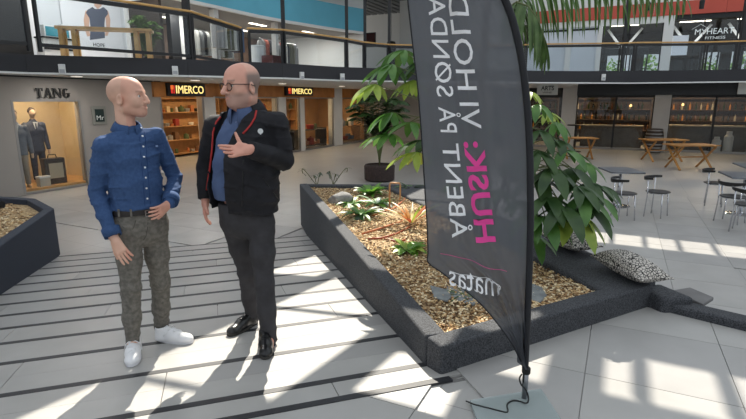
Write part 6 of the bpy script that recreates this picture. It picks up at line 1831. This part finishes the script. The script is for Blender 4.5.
def feather_palm(name, label, base, hgt, n, m, seed, spread=.5, L=.2, pot=None, wf=.055):
    r = random.Random(seed); t = thing(name, label, 'plant', base)
    if pot: pot(t)
    for k in range(n):
        a = 2 * math.pi * k / n + r.uniform(-.3, .3); out = spread * r.uniform(.5, 1.0); top = hgt * r.uniform(.65, 1.0)
        pts = [Vector((math.cos(a) * out * f ** 1.5, math.sin(a) * out * f ** 1.5, top * math.sin(1.9 * f) / math.sin(1.9 if 1.9 < 1.57 else 1.57))) for f in [q / 9 for q in range(10)]]
        fr = MB().tube(pts, [.008 * (1 - .8 * q / 9) + .001 for q in range(10)], 5).build('frond', M_stem, t, smooth=True)
        mb = MB()
        for q in range(16):
            f = .3 + .7 * q / 15; x = f * 9; i = min(int(x), 8); g = x - i; p = pts[i] * (1 - g) + pts[i + 1] * g; d = (pts[i + 1] - pts[i]).normalized()
            for sg in (-1, 1):
                sd = d.cross(Vector((0, 0, 1))); sd = (sd.normalized() if sd.length > 1e-3 else Vector((1, 0, 0))) * sg
                leaf_sheet(mb, p, d * .6 + sd * .8 + Vector((0, 0, -.1)), (0, 0, 1), L * r.uniform(.8, 1.1) * math.sin(math.pi * (.2 + .75 * f)), L * wf, droop=.6, n=3, fold=.2, base=.5)
        mb.build('leaflets', m, fr, smooth=True, recalc=False)
    return t
M_pot = mat('dark_round_pot', (46, 36, 34), rough=.8, col2=(68, 52, 48), vscale=30, bump=.5, bscale=70)
def pot_fn(t):
    MB().lathe([(.36, 0), (.4, .03), (.41, .38), (.38, .42), (.34, .42), (.34, .36), (.001, .36)], 26).build('pot', M_pot, t)
    MB().lathe([(.335, .34), (.335, .372), (.001, .385)], 20).build('soil', mat('dark_soil', (52, 42, 34), rough=1, bump=.6, bscale=60), t)
pb = ptz(379.5, 180, ZL)
pot_palm = feather_palm('potted_palm', 'feathery palm in a round dark pot on the floor behind the planter', pb, 2.0, 26, M_lf2, 3, .95, .42, pot_fn, .11)
for ch in pot_palm.children:
    if ch.name.startswith('frond'): ch.location = (0, 0, .34)
# upstairs palm behind the long table
def pot2(t): MB().lathe([(.14, 0), (.18, .3), (.17, .32), (.001, .3)], 18).build('pot', M_black, t)
a_, _z = onb(146, 50, -11.9)
up_palm = feather_palm('potted_palm', 'palm in a black pot upstairs behind the long wooden table', gp(a_, -11.9, ZU + .002), 1.4, 18, M_palm, 8, .5, .3, pot2, .09)

# ---- low plants in the wood chips
ZM = .118
def tuft(name, label, base, n, L, W, mats, seed, up=.9, droop=.8, spread=1.0, fold=.3):
    r = random.Random(seed); t = thing(name, label, 'plant', base)
    MB().lathe([(.02, -.02), (.018, .02), (.001, .03)], 8).build('crown', M_stem, t)
    for k in range(n):
        a = 2.4 * k + r.uniform(-.3, .3); el = up * r.uniform(.5, 1.2)
        mb = MB(); leaf_sheet(mb, (math.cos(a) * .012, math.sin(a) * .012, .01), (math.cos(a) * spread, math.sin(a) * spread, el), (0, 0, 1), L * r.uniform(.7, 1.1), W * r.uniform(.8, 1.15), droop=droop * r.uniform(.7, 1.3), n=6, fold=fold, base=.3)
        mb.build('leaf', r.choice(mats), t, smooth=True, recalc=False)
    return t
M_or = leaf_mat('leaf_orange_stripe', (196, 120, 60), (226, 176, 104)); M_cr = leaf_mat('leaf_cream_stripe', (206, 196, 150), (226, 220, 184)); M_rd = leaf_mat('leaf_red_brown', (150, 70, 46), (190, 104, 62))
M_wt = leaf_mat('leaf_white_green', (150, 176, 146), (190, 206, 186))
tuft('bromeliad', 'spiky plant with orange and cream striped leaves beside the flag edge', ptz(411, 224, ZM), 20, .42, .018, [M_or, M_cr, M_rd, M_or, M_lf3], 5, 1.1, .5)
tuft('leafy_shrub', 'low bright green broad-leaved plant by the lower flag edge', ptz(408, 252, ZM), 22, .2, .045, [M_lf4, M_lf3, M_lf4], 6, .9, .9)
tuft('leafy_shrub', 'compact light green tufted plant at the back of the planter', ptz(371, 196, ZM), 40, .3, .04, [M_lf4, M_lf1], 7, 1.2, .9)
tuft('fern', 'green fern-like plant with arching leaves in the middle of the wood chips', ptz(361, 217, ZM), 26, .36, .03, [M_lf1, M_lf2, M_lf4], 9, 1.0, 1.2)
tuft('white_leaved_plant', 'small plant with pale whitish leaves beside the middle fern', ptz(377, 205, ZM), 12, .3, .045, [M_wt, M_lf4, M_lf1], 10, .9, 1.0)
tuft('leafy_shrub', 'small fresh green plant beside the grey rock', ptz(352, 205, ZM), 14, .26, .04, [M_lf4, M_lf1], 11, .8, 1.0)
tuft('leafy_shrub', 'small dark plant at the far right corner of the planter', ptz(410, 190, ZM), 14, .3, .03, [M_lf2, M_lf1], 13, .8, 1.0)
def sprig(label, base, side, seed):
    r = random.Random(seed); t = thing('sprig', label, 'plant', base)
    for k in range(3):
        a = side * (1 if k != 1 else -.4)
        pts = [Vector((a * (.05 + .1 * k) * math.sin(1.9 * f), 0.02 * k, (.2 + .05 * k) * math.sin(2.3 * f) )) for f in [q / 8 for q in range(9)]]
        st = MB().tube(pts, .006, 5).build('stalk', M_stem, t, smooth=True)
        mb = MB()
        for q in range(6):
            leaf_sheet(mb, pts[5 + q % 4], (r.uniform(-1, 1), r.uniform(-.5, .5), r.uniform(-.6, .4)), (0, 0, 1), .09, .013, droop=.8, n=4)
        mb.build('leaf', mat('leaf_grey_green', (96, 112, 96), rough=.5), st, smooth=True, recalc=False)
sprig('drooping grey-green sprig at the far left corner of the planter', ptz(317, 187, ZM), -1, 1)
sprig('second drooping grey-green sprig along the back wall of the planter', ptz(333, 185.5, ZM), 1, 2)
# grey rock
def rock(label, c, rx, ry, rz, seed, m, name='rock'):
    r = random.Random(seed); bm = bmesh.new(); bmesh.ops.create_icosphere(bm, subdivisions=4, radius=1)
    ph = [(Vector((r.gauss(0, 1), r.gauss(0, 1), r.gauss(0, 1))).normalized(), r.uniform(.7, .98)) for _ in range(22)]
    for v in bm.verts:
        for n_, d_ in ph:
            e = v.co.dot(n_) - d_ 
            if e > 0: v.co -= n_ * e * .9
        v.co.x *= rx; v.co.y *= ry; v.co.z *= rz
        v.co.z = max(v.co.z, -rz * .25)
    me = bpy.data.meshes.new('rock'); bm.to_mesh(me); bm.free(); me.materials.append(m)
    o = link(name, me); o.location = c; return tag(o, label, name.replace('_', ' '))
M_rock = mat('grey_rock', (150, 148, 144), rough=.9, col2=(116, 114, 112), vscale=14, bump=.5, bscale=40)
rock('pale grey rock lying on the wood chips', ptz(341, 203, ZM) + Vector((0, 0, .035)), .2, .15, .13, 2, M_rock)
M_slate = mat('slate_grey', (134, 138, 138), rough=.8, col2=(108, 112, 114), vscale=12, bump=.3, bscale=50)
def slab(label, pts, z0, z1, name='stepping_stone', m=None):
    c = sum((Vector(p) for p in pts), Vector()) / len(pts)
    o = MB().prism([(p[0] - c.x, p[1] - c.y) for p in pts], 0, z1 - z0).build(name, m or M_slate, bevel=.008); o.location = (c.x, c.y, z0)
    return tag(o, label, 'stone')
slab('grey stepping stone below the left flag corner', [ptz(*q, .13) for q in ((430, 286), (446, 290), (452, 297), (447, 302), (434, 298))], .122, .14)
slab('larger grey stepping stone partly behind the flag cloth', [ptz(*q, .13) for q in ((444, 286), (470, 290), (485, 300), (472, 305), (452, 298))], .116, .133)
slab('grey stepping stone right of the flag pole', [ptz(*q, .13) for q in ((531, 284), (542, 288), (547, 296), (540, 303), (530, 300))], .122, .14)
# creeping stems near the flag corner
tuft('ground_creeper', 'low green creeping stems on the wood chips under the flag', ptz(462, 296, ZM), 26, .2, .006, [M_lf2, M_lf1], 21, .25, .6)
# copper pipe bow
M_cop = mat('weathered_copper', (186, 142, 100), rough=.5, metal=.3)
pb0 = ptz(389.5, 209, ZM)
pbw = MB().tube([(0, 0, -.02), (0, 0, .33), (.01, 0, .355), (.13, -.02, .355), (.14, -.02, .33), (.14, -.02, .16), (.125, -.02, .13)], .012, 8).build('pipe_bow', M_cop, smooth=True); pbw.location = pb0
tag(pbw, 'bent copper pipe standing in the wood chips', 'pipe')
for k, pts in enumerate((((362, 234), (375, 230), (388, 226), (400, 222), (412, 214)), ((368, 239), (382, 238), (396, 234), (410, 227)), ((372, 216), (382, 212), (394, 208), (404, 200), (408, 190)), ((405, 240), (398, 242), (388, 239), (372, 238)))):
    q = [ptz(x, y, ZM + .016 + .008 * math.sin(i * 2)) for i, (x, y) in enumerate(pts)]
    o = MB().tube([v - q[0] for v in q], [.012, .012, .011, .009, .006][:len(q)], 7).build('orange_root', M_rd if k % 2 else mat('orange_bark', (190, 112, 72), rough=.8), smooth=True); o.location = q[0]
    tag(o, ('thick reddish root lying across the wood chips', 'lower reddish root curving over the chips', 'orange root winding towards the copper pipe', 'short dark red root in front of the others')[k], 'root')

# ================================================================== CUSHIONS, CAFE FURNITURE, PICNIC TABLES, MANNEQUINS
def pattern_mat():
    m = bpy.data.materials.new('black_white_pattern'); m.use_nodes = True; nt = m.node_tree; N = nt.nodes; L = nt.links; p = N['Principled BSDF']
    tc = N.new('ShaderNodeTexCoord'); vo = N.new('ShaderNodeTexVoronoi'); vo.feature = 'DISTANCE_TO_EDGE'; vo.inputs['Scale'].default_value = 42
    cr = N.new('ShaderNodeValToRGB'); cr.color_ramp.interpolation = 'LINEAR'; cr.color_ramp.elements[0].position = .06; cr.color_ramp.elements[1].position = .13
    cr.color_ramp.elements[0].color = lin((40, 38, 38)); cr.color_ramp.elements[1].color = lin((206, 200, 192))
    L.new(tc.outputs['Object'], vo.inputs['Vector']); L.new(vo.outputs['Distance'], cr.inputs['Fac']); L.new(cr.outputs['Color'], p.inputs['Base Color']); p.inputs['Roughness'].default_value = .9
    return m
M_pat = pattern_mat()
def cushion(label, c, L, W, H, rz, tilt=0, roll=0):
    t = thing('cushion', label, 'cushion', c, rz)
    n, m = 28, 18; top, bot = [], []
    for i in range(n + 1):
        r1, r2 = [], []
        for j in range(m + 1):
            u, v = 2 * i / n - 1, 2 * j / m - 1
            px = 1 - .10 * (1 - abs(v) ** 2) * abs(u) ** 3; py = 1 - .14 * (1 - abs(u) ** 2) * abs(v) ** 3
            h = H / 2 * ((1 - abs(u) ** 2.6) * (1 - abs(v) ** 2.6)) ** .55
            x, y = u * L / 2 * px, v * W / 2 * py
            r1.append(Vector((x, y, h + .006 * math.sin(9 * x + 4) * math.sin(11 * y)))); r2.append(Vector((x, y, -h * .75)))
        top.append(r1); bot.append(r2)
    R = (Matrix.Rotation(tilt, 4, 'Y') @ Matrix.Rotation(roll, 4, 'X'))
    mb = MB(R); mb.grid(top); mb.grid([list(reversed(r)) for r in bot]); o = mb.build('cover', M_pat, t, smooth=True)
    md = o.modifiers.new('weld', 'WELD'); md.merge_threshold = .002
    edge = [top[0][j] for j in range(m + 1)] + [top[i][m] for i in range(1, n + 1)] + [top[n][j] for j in range(m - 1, -1, -1)] + [top[i][0] for i in range(n - 1, 0, -1)]
    e = MB(R).tube([Vector((p.x, p.y, 0)) for p in edge] + [Vector((edge[0].x, edge[0].y, 0))], .006, 6, caps=False).build('piping', M_pat, t, smooth=True)
    return t
benchdir = math.atan2(N1.y, N1.x)
cA, cB = ptz(603, 256, .24), ptz(660, 284, .24)
cc = (cA + cB) / 2
cushion('long black and white patterned cushion lying at the back edge of the black bench', Vector((cc.x, cc.y, .262)), (cA - cB).length * .92, .27, .2, math.atan2((cA - cB).y, (cA - cB).x), 0, 0)
cC = ptz(566, 240, .25)
cushion('black and white patterned cushion half hidden behind the plant leaves', Vector((cC.x + .02, cC.y, .262)), .6, .3, .2, math.atan2((cA - cB).y, (cA - cB).x) + .05)
# grey slab lying beyond the kerb
gs = [ptz(*q, .02) for q in ((672, 290), (690, 287), (714, 297), (703, 304))]
so = slab('flat grey slab beyond the end of the black bench', gs, -.012, .02, 'stone_slab', mat('slab_grey', (112, 110, 110), rough=.7, var=.1))
MB().box((0, 0, -.27), (.12, .1, .52)).build('support', M_gran, so)

# ---- cafe chairs and tables
M_chrome = mat('chrome', (205, 206, 210), rough=.14, metal=1.0)
M_seat = mat('black_plywood', (28, 27, 28), rough=.4)
M_ttop = mat('grey_table_top', (118, 122, 128), rough=.3, col2=(96, 100, 106), vscale=6)
def cafe_chair(label, loc, rz):
    t = thing('cafe_chair', label, 'chair', loc, rz, 'cafe chairs')
    MB().lathe([(.001, .445), (.17, .44), (.2, .45), (.205, .462), (.19, .47), (.001, .462)], 24).build('seat', M_seat, t, smooth=False, bevel=0)
    arc = [Vector((.235 * math.cos(a), .235 * math.sin(a), .70 + .012 * math.cos(2 * a))) for a in [math.radians(8 + 164 * k / 20) for k in range(21)]]
    rows = []
    for h, dr in ((-.035, -.012), (-.035, .012), (.035, .018), (.035, -.006), (-.035, -.012)):
        rows.append([Vector((p.x * (1 + dr / .235), p.y * (1 + dr / .235), p.z + h * (1 - .45 * abs(k - 10) / 10))) for k, p in enumerate(arc)])
    MB().grid(rows).build('backrest', M_seat, t, smooth=False)
    for a, top in ((35, .69), (145, .69), (-40, .45), (-140, .45)):
        c, s = math.cos(math.radians(a)), math.sin(math.radians(a))
        MB().tube([(c * .23, s * .23, 0), (c * .205, s * .205, .4), (c * .222, s * .222, top)] if top > .5 else [(c * .23, s * .23, 0), (c * .19, s * .19, .44)], .0115, 8).build('leg', M_chrome, t, smooth=True)
    MB().lathe([(.15, .425), (.165, .425), (.165, .442), (.15, .442)], 20).build('seat_ring', M_chrome, t)
    return t
def cafe_table(label, loc, rz, w=.62, l=.62):
    t = thing('cafe_table', label, 'table', loc, rz, 'cafe tables')
    MB().mm(-l / 2, l / 2, -w / 2, w / 2, .715, .74).build('table_top', M_ttop, t, bevel=.006)
    MB().mm(-l / 2 - .004, l / 2 + .004, -w / 2 - .004, w / 2 + .004, .708, .716).build('edge_band', M_chrome, t)
    MB().tube([(0, 0, .02), (0, 0, .71)], .03, 12).build('column', M_chrome, t, smooth=True)
    MB().lathe([(.23, 0), (.235, .012), (.05, .03), (.03, .05), (.001, .05)], 24).build('base', M_chrome, t)
    MB().box((0, 0, .7), (.3, .06, .016)).build('bracket', M_dark, t); 
    return t
def gz(px, py): return ptz(px, py, ZL)
cafe_chair('cafe chair with its back to us, half behind the plant leaves', gz(622, 218), 1.45)
cafe_chair('cafe chair standing free to the right of the small grey table', gz(655, 216), .75)
cafe_table('small grey cafe table just right of the plant leaves', gz(617, 206) , RZG + .35, .62, .8)
cafe_chair('cafe chair at the far side of the right-hand table', gz(712, 205), 1.0)
cafe_chair('cafe chair tucked under the near right-hand table', gz(729, 222), 2.1)
cafe_chair('foremost cafe chair at the right edge of the picture', gz(744, 232), 2.4)
cafe_table('grey cafe table in front of the right edge chairs', gz(740, 214), RZG + .1, .66, .9)
cafe_table('grey cafe table farthest right', gz(752, 200), RZG + .1, .66, .9)

# ---- wooden trestle tables
def picnic(label, loc, rz, L=1.0, W=.62):
    t = thing('trestle_table', label, 'table', loc, rz, 'wooden trestle tables')
    n = 5
    for k in range(n):
        y0 = -W / 2 + W * k / n; MB().mm(-L / 2, L / 2, y0 + .006, y0 + W / n - .006, .72, .75).build('plank', M_wood2, t)
    for sx in (-1, 1):
        x = sx * (L / 2 - .16)
        MB().bar((x - .012, -W / 2 + .02, 0), (x - .012, W / 2 - .06, .69), .03, .06, up=(1, 0, 0)).build('leg', M_wood2, t)
        MB().bar((x + .025, W / 2 - .02, 0), (x + .025, -W / 2 + .06, .69), .03, .06, up=(1, 0, 0)).build('leg', M_wood2, t)
        MB().bar((x, -W / 2 + .03, .705), (x, W / 2 - .03, .705), .08, .03).build('batten', M_wood2, t)
    MB().bar((-L / 2 + .16, 0, .36), (L / 2 - .16, 0, .36), .05, .03).build('stretcher', M_wood2, t)
    return t
M_wood2 = mat('trestle_wood', (186, 136, 74), rough=.55, col2=(158, 108, 54), vscale=5)
picnic('nearer wooden trestle table with crossed legs', ptz(688, 168.5, ZL), RZG - 1.05, 1.35, .8)
picnic('wooden trestle table beside the barrel', ptz(661, 160.5, ZL), RZG - 1.05, 1.35, .8)
picnic('wooden trestle table half hidden behind the plant', ptz(577, 158, ZL), RZG - 1.2, 1.2, .75)
bt = thing('bar_table', 'tall dark bar table in front of the left wine shop window', 'table', gp(22.3, -1.6, ZL), RZG)
MB().lathe([(.35, 1.06), (.36, 1.08), (.35, 1.1), (.001, 1.1)], 22).build('table_top', M_black, bt); MB().tube([(0, 0, .02), (0, 0, 1.06)], .03, 10).build('column', M_black, bt); MB().lathe([(.25, 0), (.25, .02), (.001, .03)], 20).build('base', M_black, bt)

# ---- two suited mannequins and a case in the display window
M_suit = mat('suit_navy', (46, 52, 70), rough=.85, col2=(58, 64, 84), vscale=14); M_suit2 = mat('suit_grey', (92, 98, 110), rough=.85, col2=(106, 112, 124), vscale=14); M_manq = mat('mannequin_skin', (190, 164, 140), rough=.5)
M_trz = mat('trousers_beige', (150, 142, 128), rough=.85); M_hairm = mat('mannequin_hair', (62, 48, 40), rough=.8)
def mannequin(label, loc, rz, suit, trous, seed, sc=1.0):
    t = thing('mannequin', label, 'mannequin', loc, rz)
    F = Field((-.32, -.25, -.02), (.32, .25, 1.9), .011)
    def l(pts, rs, k=.02): F.chain(pts, rs, k)
    F.ell((0, -.01, 1.72), (.075, .095, .115), None, .01); F.cap((0, -.08, 1.715), (0, -.1, 1.7), .012, .014, .012); F.cap((0, .01, 1.62), (0, .01, 1.5), .05, .055, .02)
    for sx in (-1, 1):
        F.cap((sx * .26, -.03, .82), (sx * .255, -.05, .72), .032, .028, .01); F.cap((sx * .1, 0, .1), (sx * .1, -.02, .03), .04, .04, .02)
        F.cap((sx * .1, .02, .03), (sx * .11, -.13, .03), .042, .036, .02)
    F.half((0, 0, -1), 0.0)
    for sx in (-1, 1): l([(sx * .19, 0, 1.42), (sx * .24, .01, 1.12), (sx * .26, -.03, .82)], [.03, .03, .03])
    F.loft([((0, 0, .9), .1, .07), ((0, 0, 1.42), .12, .07)], (1, 0, 0), .03)
    for sx in (-1, 1): l([(sx * .09, 0, .9), (sx * .1, 0, .1)], [.05, .04])
    link('body', F.mesh('body', M_manq), t)
    J = Field((-.36, -.25, .7), (.36, .25, 1.6), .012)
    J.loft([((0, 0, .78), .19, .13), ((0, 0, 1.05), .17, .12), ((0, 0, 1.28), .2, .13), ((0, .01, 1.42), .18, .1), ((0, .01, 1.52), .075, .07)], (1, 0, 0), .03)
    for sx in (-1, 1): J.chain([(sx * .19, 0, 1.42), (sx * .24, .01, 1.12), (sx * .26, -.03, .84)], [.075, .06, .048], .02)
    J.half((0, 0, -1), -.78)
    jk_ = link('jacket', J.mesh('jacket', suit), t)
    mb = MB(); mb.prism([(-.055, 0), (.055, 0), (0, -.26)], 0, .012); mb.M = Matrix(((1, 0, 0, 0), (0, 0, -1, -.118), (0, 1, 0, 1.5), (0, 0, 0, 1))); mb.build('shirt_front', M_white, jk_)
    MB().box((0, -.137, 1.36), (.03, .008, .22)).build('tie', M_suit, jk_)
    T_ = Field((-.25, -.2, .05), (.25, .2, .98), .012)
    T_.loft([((0, 0, .8), .165, .115), ((0, 0, .92), .15, .105)], (1, 0, 0), .03)
    for sx in (-1, 1): T_.chain([(sx * .09, 0, .82), (sx * .1, -.01, .45), (sx * .105, 0, .1)], [.085, .068, .055], .02)
    T_.half((0, 0, -1), -.07); T_.half((0, 0, 1), .92); link('trousers', T_.mesh('trousers', trous), t)
    H = Field((-.11, -.13, 1.66), (.11, .13, 1.88), .009); H.ell((0, .012, 1.755), (.083, .1, .1), None, .01); H.half(Vector((0, -.7, -.7)), -1.2); link('hair', H.mesh('hair', M_hairm), t)
    t.scale = (sc,) * 3
    return t
def onbz(px, b): 
    a, _ = onb(px, 150, b); return gp(a, b, ZL + .1)
mrz = RZG - .25
mannequin('mannequin in navy suit standing beside the case in the display window', onbz(37, -12.75), mrz + .1, M_suit, M_suit, 1, .98)
mannequin('mannequin in grey jacket and pale trousers at the left of the display window', onbz(18.5, -12.3), mrz - .1, M_suit2, M_trz, 2, .96)
bg_ = thing('leather_case', 'dark upright case with pale panel beside the navy mannequin', 'case', onbz(51, -12.25), RZG - .1)
MB().mm(-.24, .24, -.1, .1, 0, .62).build('body', mat('case_brown', (58, 46, 38), rough=.5), bg_, bevel=.02); MB().mm(-.15, .17, -.112, -.1, .14, .5).build('front_panel', mat('case_pale', (170, 160, 140), rough=.6), bg_)
MB().tube([(-.1, 0, .62), (-.08, 0, .7), (.08, 0, .7), (.1, 0, .62)], .012, 8).build('handle', M_black, bg_, smooth=True)
b2 = thing('shoe_box', 'small pale box on the display floor in front of the mannequins', 'box', onbz(39, -12.1), RZG)
MB().mm(-.12, .12, -.08, .08, 0, .2).build('body', mat('box_pale', (184, 178, 166), rough=.7), b2); MB().mm(-.125, .125, -.085, .085, .2, .235).build('lid', M_white, b2)
